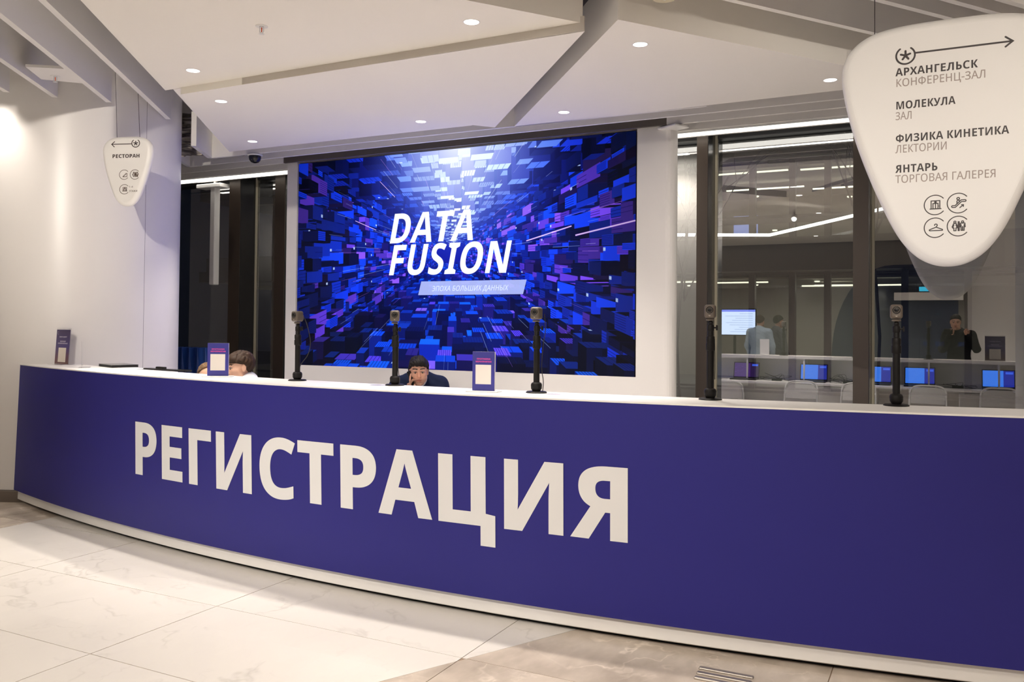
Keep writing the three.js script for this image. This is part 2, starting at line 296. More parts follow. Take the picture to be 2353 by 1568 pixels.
for (const [x, z, tx, ty, tz, cd, a] of [[-4.6, 0.9, -4.2, 0.7, -4.4, 32, 0.33], [-2.6, 0.9, -2.3, 0.8, -4.2, 30, 0.5], [-0.7, 0.9, -1.0, 0.9, -4.5, 26, 0.5], [1.4, 1.1, 0.0, 2.5, -5.2, 56, 0.3], [-1.4, 1.2, -5.9, 2.7, -4.8, 88, 0.27]]) { // added, unseen track spotlights giving the counter and signs front light
  const t = thing('added_track_spotlight', 'added white track spotlight behind the camera, front light for counter and signs', 'spotlight', [x, 3.72, z], 0, 'added lobby track spotlights'), d = V(tx - x, ty - 3.61, tz - z).normalize(), q = new THREE.Quaternion().setFromUnitVectors(V(0, -1, 0), d);
  part('stem', cyl(0.012, 0.012, 0.1, 0, -0.05, 0, 12), M.white, t);
  const hd = part('head', lathe([[0, 0.08], [0.05, 0.08], [0.055, 0.07], [0.055, -0.06], [0.05, -0.06], [0.05, -0.04]], 24), M.white, t); hd.position.set(0, -0.11, 0); hd.quaternion.copy(q);
  part('lens', new THREE.CircleGeometry(0.049, 20).rotateX(Math.PI / 2).translate(0, -0.045, 0), M.lampGlow, hd);
  spot(x + d.x * 0.08, 3.61 + d.y * 0.08, z + d.z * 0.08, cd, a, 1.3, tx, ty, tz);
}
spot(-7.06, 3.50, -4.28, 4.2, 0.85, 2, -7.08, 0, -4.32);                          // wall washer above the column's lit side
{ const t = thing('downlight', 'small wall-washing downlight over the left column', 'downlight', [-7.06, 3.525, -4.28]); part('lens', new THREE.CircleGeometry(0.04, 20).rotateX(Math.PI / 2), M.lampGlow, t); part('housing', lathe([[0.042, 0], [0.05, 0], [0.05, 0.12], [0, 0.12]], 20), M.white, t); }
for (const x of [-2.46, -4.0, -5.5]) { // small added washers, unseen behind the screen wall, brightening its back
  const t = thing('downlight', 'added small washer lamp that brightens the back of the screen wall', 'downlight', [x, 3.308, -7.82], 0, 'added washer lamps behind the screen wall');
  part('lens', new THREE.CircleGeometry(0.03, 20).rotateX(Math.PI / 2).translate(0, -0.001, 0), M.lampGlow, t); part('trim_ring', lathe([[0.03, 0], [0.031, -0.002], [0.036, -0.002], [0.037, 0]], 24), M.white, t);
  spot(x, 3.285, -7.82, 8, 0.95, 1.5, x + 0.1, 0.6, -7.3);
}
{ // continuous light slot along the window head
  const t = thing('light_strip', 'thin bright light strip along the head of the windows', 'light strip', [-3.35, 3.25, -7.615], 0.006);
  part('diffuser', [box(10.6, 0.012, 0.1, 0, -0.004, 0), box(10.6, 0.045, 0.004, 0, 0.012, -0.058)], M.coveGlow, t); part('housing', box(10.62, 0.05, 0.11, 0, 0.03, 0), M.white, t);
  for (const [x, w, k] of [[-7.6, 2.0, 0.35], [-4.35, 4.1, 5], [-0.5, 3.4, 1]]) { const l = new THREE.RectAreaLight(lin(1, 0.93, 0.82), COVE * k, w, 0.08); l.position.set(x, 3.236, -7.615); l.lookAt(x, 0, -7.615); scene.add(l); }
}

// ───────────── the big screen ─────────────
const screenTex = canvasTex(2048, 1160, (g, W, H) => {
  const cx = W * 0.505, cy = H * 0.47, f = W * 0.30, a = 1.62, b = 0.98;
  g.fillStyle = '#01023a'; g.fillRect(0, 0, W, H);
  const pj = (x, y, z) => [cx + f * x / z, cy + f * y / z];
  const quad = (p, c) => { g.fillStyle = c; g.beginPath(); p.forEach((q, i) => (i ? g.lineTo(...q) : g.moveTo(...q))); g.closePath(); g.fill(); };
  const col = (r, gr, bl, k) => `rgb(${Math.min(255, r * k) | 0},${Math.min(255, gr * k) | 0},${Math.min(255, bl * k) | 0})`;
  const walls = [[0, 1], [0, -1], [1, 1], [1, -1]];
  let z = 11;
  while (z > 0.42) {
    const dz = z * rr(0.045, 0.085), z1 = z - dz * rr(0.75, 0.95);
    for (const [side, sg] of walls) {
      const span = side ? b : a, n = side ? 21 : 22;
      let u = -span;
      while (u < span) {
        const du = (2 * span / n) * rr(0.5, 1.7), u1 = Math.min(span, u + du * 0.94), lift = rnd() < 0.3 ? rr(-0.12, 0.02) : rr(0.02, side ? 0.17 : 0.24), zq = side ? z - dz * rr(0.8, 2.4) : z1, w = (side ? a : b) - lift;
        const P3 = (uu, zz, ww = w) => (side ? pj(sg * ww, uu, zz) : pj(uu, sg * ww, zz));
        const near = Math.min(1, 0.9 / z), uc = (u + u1) / 2;
        let r, gg, bl, k = rr(0.25, 1.05);
        if (side) { const pur = rnd() < 0.24; r = pur ? 112 : 14; gg = pur ? 66 : 58; bl = pur ? 255 : 250; k *= 1.35 - near * 0.35; if (rnd() < 0.16) k *= 0.2; }
        else if (sg < 0) { const glow = Math.max(0, 1 - Math.abs(uc - 0.15) / 1.1); r = 14 + 175 * glow; gg = 50 + 160 * glow; bl = 250; k = rr(0.4, 1.05) + glow * 0.6; if (glow < 0.25 && rnd() < 0.34) k *= 0.22; }
        else { r = rnd() < 0.16 ? 90 : 10; gg = r > 50 ? 66 : 72; bl = 255; k *= 1.3; if (rnd() < 0.24) k *= 0.14; if (Math.abs(uc) > 1.1) k *= 0.6; }
        k *= 0.62 + 0.38 * Math.min(1, 4 / z);
        const s = rnd();
        quad([P3(u, z), P3(u1, z), P3(u1, Math.max(0.3, zq)), P3(u, Math.max(0.3, zq))], col(r, gg, bl, k));
        quad([P3(u, Math.max(0.3, zq)), P3(u1, Math.max(0.3, zq)), P3(u1, Math.max(0.3, zq), w + 0.3), P3(u, Math.max(0.3, zq), w + 0.3)], col(r * 0.5, gg * 0.45, bl * 0.62, k * rr(0.25, 0.85)));
        const c0 = uc > 0 ? u : u1; quad([P3(c0, z), P3(c0, z1), P3(c0, z1, w + 0.5), P3(c0, z, w + 0.5)], col(r * 0.35, gg * 0.4, bl * 0.5, k * rr(0.25, 0.85)));
        if (z < 3.2 && s < 0.55) { // plank joints on the larger blocks
          const m = 2 + Math.floor(rnd() * 6); g.strokeStyle = 'rgba(2,2,70,0.75)'; g.lineWidth = 2.4;
          for (let i = 1; i < m; i++) { const uu = u + (u1 - u) * i / m; g.beginPath(); g.moveTo(...P3(uu, z)); g.lineTo(...P3(uu, z1)); g.stroke(); }
        } else if (s > 0.93) { const uu = rr(u, u1); quad([P3(uu, z), P3(uu + 0.03, z), P3(uu + 0.03, z - dz * 0.2), P3(uu, z - dz * 0.2)], 'rgba(190,215,255,0.95)'); }
        u += du;
      }
    }
    z -= dz;
  }
  g.globalCompositeOperation = 'screen';
  let gr = g.createRadialGradient(W * 0.52, -H * 0.03, 10, W * 0.52, 0, W * 0.36); gr.addColorStop(0, 'rgba(225,232,255,1)'); gr.addColorStop(0.35, 'rgba(140,158,255,0.75)'); gr.addColorStop(1, 'rgba(10,20,200,0)'); g.fillStyle = gr; g.fillRect(0, 0, W, H);
  gr = g.createRadialGradient(cx, cy, 10, cx, cy, W * 0.5); gr.addColorStop(0, 'rgba(0,20,190,0.62)'); gr.addColorStop(0.45, 'rgba(0,14,150,0.38)'); gr.addColorStop(1, 'rgba(0,4,60,0.1)'); g.fillStyle = gr; g.fillRect(0, 0, W, H);
  for (let i = 0; i < 95; i++) { // streaks out of the vanishing point
    const t = rr(0, Math.PI * 2), r0 = rr(0.16, 0.4) * W, r1 = r0 + rr(0.02, 0.09) * W; g.strokeStyle = rnd() < 0.3 ? 'rgba(190,120,255,0.6)' : 'rgba(190,205,255,0.55)'; g.lineWidth = rr(1, 2.6);
    g.beginPath(); g.moveTo(cx + Math.cos(t) * r0, cy + Math.sin(t) * r0 * 0.8); g.lineTo(cx + Math.cos(t) * r1, cy + Math.sin(t) * r1 * 0.8); g.stroke();
  }
  for (const [x0, y0, x1, y1, w] of [[0.72, 0.43, 0.84, 0.375, 7], [0.85, 0.415, 1, 0.365, 9], [0.2, 0.3, 0.27, 0.35, 4], [0.28, 0.12, 0.33, 0.2, 3]]) { g.strokeStyle = 'rgba(205,130,255,0.8)'; g.lineWidth = w; g.beginPath(); g.moveTo(x0 * W, y0 * H); g.lineTo(x1 * W, y1 * H); g.stroke(); g.strokeStyle = '#eae0ff'; g.lineWidth = w * 0.35; g.stroke(); }
  g.globalCompositeOperation = 'source-over';
  gr = g.createRadialGradient(W * 0.5, H * 0.48, W * 0.3, W * 0.5, H * 0.48, W * 0.62); gr.addColorStop(0, 'rgba(0,0,20,0)'); gr.addColorStop(1, 'rgba(0,0,20,0.35)'); g.fillStyle = gr; g.fillRect(0, 0, W, H);
  fitText(g, 'DATA', 0.3055 * W, 0.416 * H, 0.264 * W, 0.138 * H, '#ffffff', 'bold', 0.2);
  fitText(g, 'FUSION', 0.3045 * W, 0.565 * H, 0.369 * W, 0.1405 * H, '#ffffff', 'bold', 0.2);
  g.lineJoin = 'round';
  g.fillStyle = 'rgba(176,188,246,0.93)'; g.beginPath(); g.moveTo(0.4156 * W, 0.597 * H); g.lineTo(0.722 * W, 0.597 * H); g.lineTo(0.7124 * W, 0.660 * H); g.lineTo(0.4065 * W, 0.660 * H); g.closePath(); g.fill();
  fitText(g, 'ЭПОХА БОЛЬШИХ ДАННЫХ', 0.448 * W, 0.642 * H, 0.222 * W, 0.0235 * H, '#dfeafe', '', 0.2);
});
const sx0 = -6.298, sx1 = -2.467, sy0 = 1.066, sy1 = 3.247;
{
  const t = thing('video_wall', 'huge video wall showing a blue tunnel of blocks with large white title', 'screen', [(sx0 + sx1) / 2, (sy0 + sy1) / 2, -7.262]);
  const w = sx1 - sx0, h = sy1 - sy0;
  part('display', new THREE.PlaneGeometry(w, h).translate(0, 0, 0.001), phys(lin(0.004, 0.004, 0.005), 0.7, { specularIntensity: 0.2, emissive: lin(1, 1, 1), emissiveMap: screenTex, emissiveIntensity: 1.1 }), t);
  part('cabinet', box(w, h, 0.07, 0, 0, -0.036), M.black, t);
  part('top_trim', box(w + 0.02, 0.012, 0.03, 0, h / 2 + 0.012, 0.0), M.steel, t);
  const l = new THREE.RectAreaLight(lin(0.16, 0.17, 1), SCREEN_SPILL, w, h); l.position.set((sx0 + sx1) / 2, (sy0 + sy1) / 2, -7.24); l.lookAt((sx0 + sx1) / 2, (sy0 + sy1) / 2, 0); scene.add(l);
}

// ───────────── hanging signs ─────────────
function pick(w, h) { // rounded three-cornered plate, top edge up, origin at the middle of the top
  const s = new THREE.Shape(), k = w / 2;
  s.moveTo(0, 0); s.bezierCurveTo(k * 0.42, 0.002 * h, k * 0.62, -0.008 * h, k * 0.74, -0.026 * h); s.bezierCurveTo(k * 0.93, -0.055 * h, k * 1.02, -0.115 * h, k * 0.985, -0.21 * h);
  s.bezierCurveTo(k * 0.92, -0.41 * h, k * 0.72, -0.62 * h, k * 0.545, -0.78 * h); s.bezierCurveTo(k * 0.42, -0.895 * h, k * 0.27, -h, 0, -h);
  s.bezierCurveTo(-k * 0.27, -h, -k * 0.42, -0.895 * h, -k * 0.545, -0.78 * h); s.bezierCurveTo(-k * 0.72, -0.62 * h, -k * 0.92, -0.41 * h, -k * 0.985, -0.21 * h);
  s.bezierCurveTo(-k * 1.02, -0.115 * h, -k * 0.93, -0.055 * h, -k * 0.74, -0.026 * h); s.bezierCurveTo(-k * 0.62, -0.008 * h, -k * 0.42, 0.002 * h, 0, 0);
  return s;
}
function signPlate(w, h, d, bev) { const g = new THREE.ExtrudeGeometry(pick(w - bev * 2, h - bev * 2), { depth: d - bev * 2, bevelThickness: bev, bevelSize: bev, bevelSegments: 8, curveSegments: 24 }); return g.translate(0, -bev, -d + bev); }
function printFace(w, h, tex, z) { const g = new THREE.PlaneGeometry(w, h).translate(0, -h / 2, z); return [g, mat('#ffffff', 0.5, { map: tex, transparent: true })]; }
const INK = '#2a1f1e', GREY = '#9c8f88';
function symbols(g) {
  const ring = (x, y, r, lw) => { g.lineWidth = lw; g.beginPath(); g.arc(x, y, r, 0.72, Math.PI * 2 - 0.72); g.stroke(); };
  const lineTo = (...p) => { g.beginPath(); p.forEach((q, i) => (i ? g.lineTo(...q) : g.moveTo(...q))); g.stroke(); };
  const star = (x, y, r, lw) => { g.lineWidth = lw; for (let i = 0; i < 5; i++) { const a = -Math.PI / 2 + i * Math.PI * 0.4; lineTo([x, y], [x + Math.cos(a) * r, y + Math.sin(a) * r]); } g.beginPath(); };
  const cup = (x, y, r, lw) => { g.lineWidth = lw; g.beginPath(); g.arc(x, y, r, -0.95, Math.PI + 0.95); g.stroke(); star(x, y, r * 0.52, lw * 1.15); };
  const lift = (x, y, s) => { g.strokeRect(x - s * 0.62, y - s * 0.66, s * 1.24, s * 1.26); lineTo([x - s * 0.78, y + s * 0.62], [x + s * 0.78, y + s * 0.62]); g.strokeRect(x - s * 0.36, y - s * 0.24, s * 0.72, s * 0.84); lineTo([x, y - s * 0.24], [x, y + s * 0.6]); g.strokeRect(x - s * 0.1, y - s * 0.5, s * 0.2, s * 0.14); g.fillRect(x + s * 0.45, y + s * 0.08, s * 0.08, s * 0.08); g.fillRect(x + s * 0.45, y + s * 0.22, s * 0.08, s * 0.08); };
  const stairs = (x, y, s) => lineTo([x - s * 0.6, y + s * 0.4], [x - s * 0.3, y + s * 0.4], [x - s * 0.3, y + s * 0.12], [x, y + s * 0.12], [x, y - s * 0.16], [x + s * 0.28, y - s * 0.16], [x + s * 0.28, y - s * 0.46], [x + s * 0.62, y - s * 0.46], [x + s * 0.62, y + s * 0.6], [x - s * 0.6, y + s * 0.6], [x - s * 0.6, y + s * 0.4]);
  const pair = (x, y, s) => { const fig = (cx, w) => { g.beginPath(); g.arc(cx, y - s * 0.62, s * 0.14, 0, 7); g.stroke(); if (w) { lineTo([cx - s * 0.16, y - s * 0.42], [cx - s * 0.38, y + s * 0.12], [cx - s * 0.28, y + s * 0.12], [cx - s * 0.14, y - s * 0.2], [cx - s * 0.3, y + s * 0.26], [cx - s * 0.14, y + s * 0.26], [cx - s * 0.14, y + s * 0.68], [cx + s * 0.14, y + s * 0.68], [cx + s * 0.14, y + s * 0.26], [cx + s * 0.3, y + s * 0.26], [cx + s * 0.14, y - s * 0.2], [cx + s * 0.28, y + s * 0.12], [cx + s * 0.38, y + s * 0.12], [cx + s * 0.16, y - s * 0.42], [cx - s * 0.16, y - s * 0.42]); } else { lineTo([cx - s * 0.3, y - s * 0.42], [cx - s * 0.34, y + s * 0.14], [cx - s * 0.22, y + s * 0.14], [cx - s * 0.2, y - s * 0.2], [cx - s * 0.2, y + s * 0.66], [cx - s * 0.03, y + s * 0.66], [cx - s * 0.02, y + s * 0.1], [cx + s * 0.02, y + s * 0.1], [cx + s * 0.03, y + s * 0.66], [cx + s * 0.2, y + s * 0.66], [cx + s * 0.2, y - s * 0.2], [cx + s * 0.22, y + s * 0.14], [cx + s * 0.34, y + s * 0.14], [cx + s * 0.3, y - s * 0.42], [cx - s * 0.3, y - s * 0.42]); } }; fig(x - s * 0.5, true); fig(x + s * 0.52, false); g.strokeRect(x - s * 0.07, y - s * 0.66, s * 0.14, s * 1.34); };
  const hanger = (x, y, s) => { g.beginPath(); g.moveTo(x - s * 0.18, y - s * 0.42); g.arc(x, y - s * 0.42, s * 0.18, Math.PI, Math.PI * 2.3); g.lineTo(x, y - s * 0.12); g.lineTo(x - s * 0.85, y + s * 0.22); g.quadraticCurveTo(x - s * 0.98, y + s * 0.36, x - s * 0.8, y + s * 0.38); g.lineTo(x + s * 0.8, y + s * 0.38); g.quadraticCurveTo(x + s * 0.98, y + s * 0.36, x + s * 0.85, y + s * 0.22); g.lineTo(x + s * 0.1, y - s * 0.1); g.stroke(); };
  const escalator = (x, y, s) => { const p = [[-0.86, 0.46], [-0.5, 0.46], [0.32, -0.36], [0.78, -0.36]]; g.lineJoin = 'round'; const up = p.map(([a, b]) => [x + a * s, y + (b + 0.13) * s]), dn = p.map(([a, b]) => [x + a * s - 0.04 * s, y + (b - 0.13) * s]); g.beginPath(); up.forEach((q, i) => (i ? g.lineTo(...q) : g.moveTo(...q))); g.arc(x + s * 0.78, y - s * 0.36, s * 0.13, Math.PI / 2, -Math.PI / 2, true); [...dn].reverse().forEach((q) => g.lineTo(...q)); g.arc(x - s * 0.86, y + s * 0.46, s * 0.13, -Math.PI / 2, Math.PI / 2, true); g.closePath(); g.stroke(); g.beginPath(); g.arc(x - s * 0.12, y - s * 0.7, s * 0.17, 0, 7); g.stroke(); lineTo([x - s * 0.28, y + s * 0.04], [x - s * 0.28, y - s * 0.34], [x - s * 0.16, y - s * 0.48], [x, y - s * 0.44], [x + s * 0.02, y - s * 0.22]); lineTo([x + s * 0.1, y + s * 0.66], [x + s * 0.56, y + s * 0.26]); lineTo([x + s * 0.32, y + s * 0.24], [x + s * 0.58, y + s * 0.24], [x + s * 0.56, y + s * 0.5]); };
  return { ring, lineTo, cup, lift, stairs, pair, hanger, escalator };
}
{ // hall directory, right: 1.09 m wide, 1.35 m high
  const W = 1.1, Hh = 1.355, top = 3.205;
  const tex = canvasTex(1664, 2048, (g, w, h) => {
    const px = w / W, X = (x) => (x + W / 2) * px, Y = (y) => (top - y) * (h / Hh); g.clearRect(0, 0, w, h); g.strokeStyle = INK; g.fillStyle = INK; g.lineCap = 'round';
    const S = symbols(g);
    S.cup(X(-0.211), Y(3.022), 0.047 * px, 0.0095 * px); g.lineWidth = 0.0095 * px; S.lineTo([X(-0.163), Y(3.03)], [X(0.302), Y(3.03)]); S.lineTo([X(0.27), Y(3.056)], [X(0.303), Y(3.03)], [X(0.27), Y(3.004)]);
    const L = (s, y, x1, ink, cap, f) => fitText(g, s, X(-0.262), Y(y), (x1 + 0.262) * px, cap * (h / Hh), ink, f);
    L('АРХАНГЕЛЬСК', 2.911, 0.142, INK, 0.043, 'bold'); L('КОНФЕРЕНЦ-ЗАЛ', 2.852, 0.181, GREY, 0.043, '');
    L('МОЛЕКУЛА', 2.726, 0.035, INK, 0.043, 'bold'); L('ЗАЛ', 2.667, -0.176, GREY, 0.043, '');
    L('ФИЗИКА КИНЕТИКА', 2.542, 0.286, INK, 0.043, 'bold'); L('ЛЕКТОРИИ', 2.483, -0.003, GREY, 0.043, '');
    L('ЯНТАРЬ', 2.373, -0.05, INK, 0.043, 'bold'); L('ТОРГОВАЯ ГАЛЕРЕЯ', 2.316, 0.228, GREY, 0.043, '');
    g.strokeStyle = INK; g.fillStyle = INK; g.lineWidth = 0.0052 * px; const s = 0.036 * px;
    for (const [x, y] of [[-0.064, 2.184], [0.048, 2.188], [-0.064, 2.06], [0.048, 2.064]]) S.ring(X(x), Y(y), 0.053 * px, 0.0052 * px);
    S.lift(X(-0.062), Y(2.184), s * 0.95); S.escalator(X(0.052), Y(2.187), s); S.hanger(X(-0.06), Y(2.058), s); S.pair(X(0.05), Y(2.064), s);
  });
  const t = thing('hanging_sign', 'large white rounded three-cornered sign listing halls, hung at the right edge', 'sign', [0.0, top, -5.2]);
  part('plate', signPlate(W, Hh, 0.10, 0.046), M.white, t);
  const [pg, pm] = printFace(W, Hh, tex, 0.0012); part('print', pg, pm, t);
  for (const x of [-0.372, 0.372]) part('wire', bar([x, -0.03, -0.05], [x, 0.72, -0.05], 0.0022, 6), M.wire, t);
}
{ // restaurant sign, left
  const W = 0.424, Hh = 0.551;
  const tex = canvasTex(720, 1024, (g, w, h) => {
    const px = w / W, X = (u) => u * w, Y = (v) => v * h; g.clearRect(0, 0, w, h); g.strokeStyle = INK; g.fillStyle = INK; g.lineCap = 'round';
    const S = symbols(g);
    S.cup(X(0.695), Y(0.108), 0.033 * px, 0.0066 * px); g.lineWidth = 0.0066 * px; S.lineTo([X(0.61), Y(0.115)], [X(0.215), Y(0.115)]); S.lineTo([X(0.27), Y(0.078)], [X(0.212), Y(0.115)], [X(0.265), Y(0.152)]);
    fitText(g, 'РЕСТОРАН', X(0.225), Y(0.312), 0.56 * w, 0.052 * h, INK, 'bold');
    g.strokeStyle = '#55473d'; g.fillStyle = '#55473d'; const s = 0.0275 * px;
    for (const [x, y] of [[0.475, 0.553], [0.69, 0.553], [0.485, 0.762]]) S.ring(X(x), Y(y), 0.0405 * px, 0.004 * px);
    g.lineWidth = 0.0042 * px; S.stairs(X(0.49), Y(0.556), s); S.pair(X(0.70), Y(0.553), s); S.lift(X(0.492), Y(0.762), s * 0.92);
    fitText(g, '1-4', X(0.572), Y(0.74), 0.085 * w, 0.026 * h, '#55473d', ''); fitText(g, 'ЭТАЖИ', X(0.572), Y(0.802), 0.175 * w, 0.028 * h, '#55473d', '');
  });
  const t = thing('hanging_sign', 'small white rounded three-cornered restaurant sign hung before the round column', 'sign', [-5.754, 2.969, -4.621], 18.2 * Math.PI / 180);
  part('plate', signPlate(W, Hh, 0.07, 0.032), M.white, t);
  const [pg, pm] = printFace(W, Hh, tex, 0.0012); part('print', pg, pm, t);
  const up = (p) => t.worldToLocal(V(...p)).toArray(); t.updateMatrixWorld();
  part('wire', bar([-0.10, -0.02, -0.035], up([-5.645, 3.405, -4.427]), 0.0018, 6), M.wire, t); part('wire', bar([0.095, -0.02, -0.035], up([-5.994, 3.405, -4.922]), 0.0018, 6), M.wire, t);
}

// ───────────── webcams on stands ─────────────
const TOP = 1.1505;
function webcamStand(x, z, turn, label, cable, h = 0.372) {
  const t = thing('webcam_stand', label, 'webcam stand', [x, TOP, z], 0, 'webcams on black stands along the counter');
  part('base', [lathe([[0, 0], [0.056, 0], [0.057, 0.003], [0.05, 0.008], [0, 0.008]], 32), lathe([[0.02, 0.008], [0.024, 0.014], [0.029, 0.022], [0.03, 0.042], [0.026, 0.052], [0.018, 0.056], [0, 0.056]], 24)], M.black, t);
  part('pole', lathe([[0.0165, 0.05], [0.0165, h * 0.62], [0.014, h * 0.62], [0.014, h * 0.86], [0, h * 0.86]], 20), M.black, t);
  part('collar', lathe([[0.0165, h * 0.60], [0.022, h * 0.61], [0.022, h * 0.685], [0.0185, h * 0.70], [0.0205, h * 0.715], [0.0205, h * 0.775], [0.014, h * 0.785]], 20), M.black, t);
  part('ball_head', [lathe([[0.013, h * 0.84], [0.017, h * 0.85], [0.017, h * 0.91], [0.012, h * 0.925], [0.008, h * 0.95], [0, h * 0.95]], 20), new THREE.SphereGeometry(0.0125, 16, 12).translate(0, h * 0.945, 0)], M.black, t);
  part('knob', [bar([0.012, h * 0.885, 0], [0.028, h * 0.885, 0], 0.004), rbox(0.008, 0.026, 0.014, 0.003, 0.031, h * 0.885, 0)], M.black, t);
  const cam = part('webcam', [rbox(0.054, 0.066, 0.062, 0.013, 0, 0, 0, 4), lathe([[0.012, 0], [0.02, 0.002], [0.02, 0.008], [0.012, 0.012]], 20).translate(0, -0.046, 0), rbox(0.026, 0.03, 0.018, 0.004, 0, -0.006, -0.036)], M.graphite, t);
  cam.position.set(0, h + 0.034, 0.008); cam.rotation.y = turn;
  part('lens', [lathe([[0, 0], [0.0125, 0], [0.0165, 0.0015], [0.0175, 0.004], [0.0145, 0.0045], [0.013, 0.002]], 24).rotateX(Math.PI / 2).translate(0, 0.007, 0.0295), new THREE.SphereGeometry(0.011, 16, 10, 0, Math.PI * 2, 0, Math.PI / 2).rotateX(Math.PI / 2).scale(1, 1, 0.3).translate(0, 0.007, 0.031)], M.blackGloss, cam);
  const lg = canvasTex(96, 48, (g, w, hh) => { g.clearRect(0, 0, w, hh); fitText(g, 'logi', 48, 32, 60, 26, '#d8cfc4', 'bold', 0, 'center'); });
  part('maker_mark', new THREE.PlaneGeometry(0.014, 0.007).translate(0, -0.0215, 0.0316), mat('#ffffff', 0.5, { map: lg, transparent: true }), cam);
  if (cable) part('cable', tube(cable, 0.0022, 6, 24), M.wire, t);
  return t;
}
const facing = (x, z) => Math.atan2(-x, -z);
webcamStand(-3.628, -4.195, facing(-3.628, -4.195) - 0.75, 'black webcam stand whose camera looks left, before the left edge of the big screen', [[0.02, 0.40, -0.03], [0.05, 0.34, -0.03], [0.075, 0.23, -0.03], [0.062, 0.16, -0.02], [0.022, 0.095, 0.0], [0.018, 0.06, 0]], 0.368);
webcamStand(-2.887, -4.185, facing(-2.887, -4.185) - 0.05, 'black webcam stand right beside the man on the phone', [[0.02, 0.30, 0], [0.021, 0.2, 0], [0.021, 0.1, 0], [0.033, 0.03, 0.0], [0.03, 0.005, 0.0]], 0.372);
webcamStand(-1.953, -4.145, facing(-1.953, -4.145) - 0.35, 'black webcam stand with a hanging cable, before the right part of the big screen', [[0.03, 0.42, -0.03], [0.04, 0.33, -0.02], [0.034, 0.26, -0.01], [0.03, 0.13, 0], [0.04, 0.06, 0], [0.036, 0.005, 0]], 0.388);
webcamStand(-1.045, -4.225, facing(-1.045, -4.225) - 0.1, 'black webcam stand in front of the first bronze window post right of the screen', [[0.02, 0.3, 0], [0.022, 0.2, 0], [0.022, 0.1, 0]], 0.40);
webcamStand(-0.215, -4.372, facing(-0.215, -4.372) + 0.02, 'black webcam stand standing below the large hanging hall directory', null, 0.402);

// ───────────── small signs and things on the counter ─────────────
const progTex = canvasTex(512, 800, (g, w, h) => {
  g.fillStyle = '#39388c'; g.fillRect(0, 0, w, h);
  fitText(g, 'ПРОГРАММА', w / 2, 0.205 * h, 0.62 * w, 0.040 * h, '#f0559a', 'bold', 0, 'center'); fitText(g, 'МЕРОПРИЯТИЯ', w / 2, 0.275 * h, 0.72 * w, 0.040 * h, '#f0559a', 'bold', 0, 'center');
  g.fillStyle = '#f3ece4'; g.fillRect(0.14 * w, 0.335 * h, 0.70 * w, 0.50 * h);
});
function programStand(x, z, turn, w, h, label) {
  const t = thing('program_stand', label, 'table sign', [x, TOP, z], turn, 'blue programme stands on the counter');
  part('base', rbox(w * 1.42, 0.006, 0.085, 0.0025, 0, 0.003, 0), M.laminate, t);
  part('board', box(w, h, 0.012, 0, h / 2 + 0.006, 0), M.laminate, t);
  part('print', new THREE.PlaneGeometry(w, h).translate(0, h / 2 + 0.006, 0.0072), mat('#ffffff', 0.35, { map: progTex }), t);
}
programStand(-4.314, -4.208, facing(-4.298, -4.215) - 0.22, 0.136, 0.217, 'blue programme stand hiding the woman, beside the brown-haired young man');
programStand(-2.220, -4.050, facing(-2.220, -4.050) - 0.34, 0.126, 0.208, 'blue programme stand below the big screen, between the second and third webcams');
const menuTex = canvasTex(420, 594, (g, w, h) => {
  const q = g.createLinearGradient(0, 0, 0, h); q.addColorStop(0, '#3a2d55'); q.addColorStop(0.5, '#4a3f7a'); q.addColorStop(0.8, '#6b4a5e'); q.addColorStop(1, '#7a5a52'); g.fillStyle = q; g.fillRect(0, 0, w, h);
  g.strokeStyle = '#cfc6dc'; g.lineWidth = 3; g.beginPath(); g.arc(48, 60, 22, 0.7, 5.6); g.stroke();
  fitText(g, 'DATA QUEST', w / 2, 0.23 * h, 0.55 * w, 0.034 * h, '#d9d2e4', 'bold', 0, 'center'); fitText(g, 'НАХОДИ', w / 2, 0.36 * h, 0.42 * w, 0.034 * h, '#d9d2e4', 'bold', 0, 'center'); fitText(g, 'СПРЯТАННЫЕ', w / 2, 0.42 * h, 0.72 * w, 0.034 * h, '#d9d2e4', 'bold', 0, 'center');
  g.fillStyle = '#e6ddd0'; g.fillRect(0.22 * w, 0.53 * h, 0.56 * w, 0.42 * h);
});
function menuHolder(x, z, turn, label) {
  const t = thing('leaflet_holder', label, 'sign holder', [x, TOP, z], turn);
  part('base', rbox(0.215, 0.004, 0.10, 0.0015, 0, 0.002, 0.01), M.acrylic, t);
  const s = part('sleeve', box(0.215, 0.302, 0.003, 0, 0.153, -0.002), M.acrylic, t); s.rotation.x = -0.06;
  const c = part('card', box(0.208, 0.285, 0.001, 0, 0.148, 0.0008), mat('#ffffff', 0.3, { map: menuTex }), t); c.rotation.x = -0.06;
}
menuHolder(-6.59, -4.70, -0.12, 'purple card in a clear stand on the far left end of the counter');
menuHolder(0.49, -4.42, 0.1, 'purple card in a clear stand mirrored in the glass at the right');
{ const t = thing('acrylic_panel', 'clear acrylic leaflet panel seen edge-on, left part of the counter', 'sign holder', [-6.02, TOP, -4.47], facing(-6.02, -4.47) + 1.5); part('upright', box(0.15, 0.21, 0.003, 0, 0.105, 0), M.acrylic, t); part('foot', box(0.15, 0.003, 0.08, 0, 0.0015, 0.02), M.acrylic, t); }
{ const t = thing('laptop', 'thin closed dark laptop lying on the left end of the counter', 'laptop', [-5.92, TOP, -4.72], -0.35); part('body', rbox(0.32, 0.014, 0.2, 0.005, 0, 0.008, 0), M.black, t); part('lid', rbox(0.32, 0.006, 0.2, 0.0028, 0, 0.0185, 0), M.blackGloss, t); }
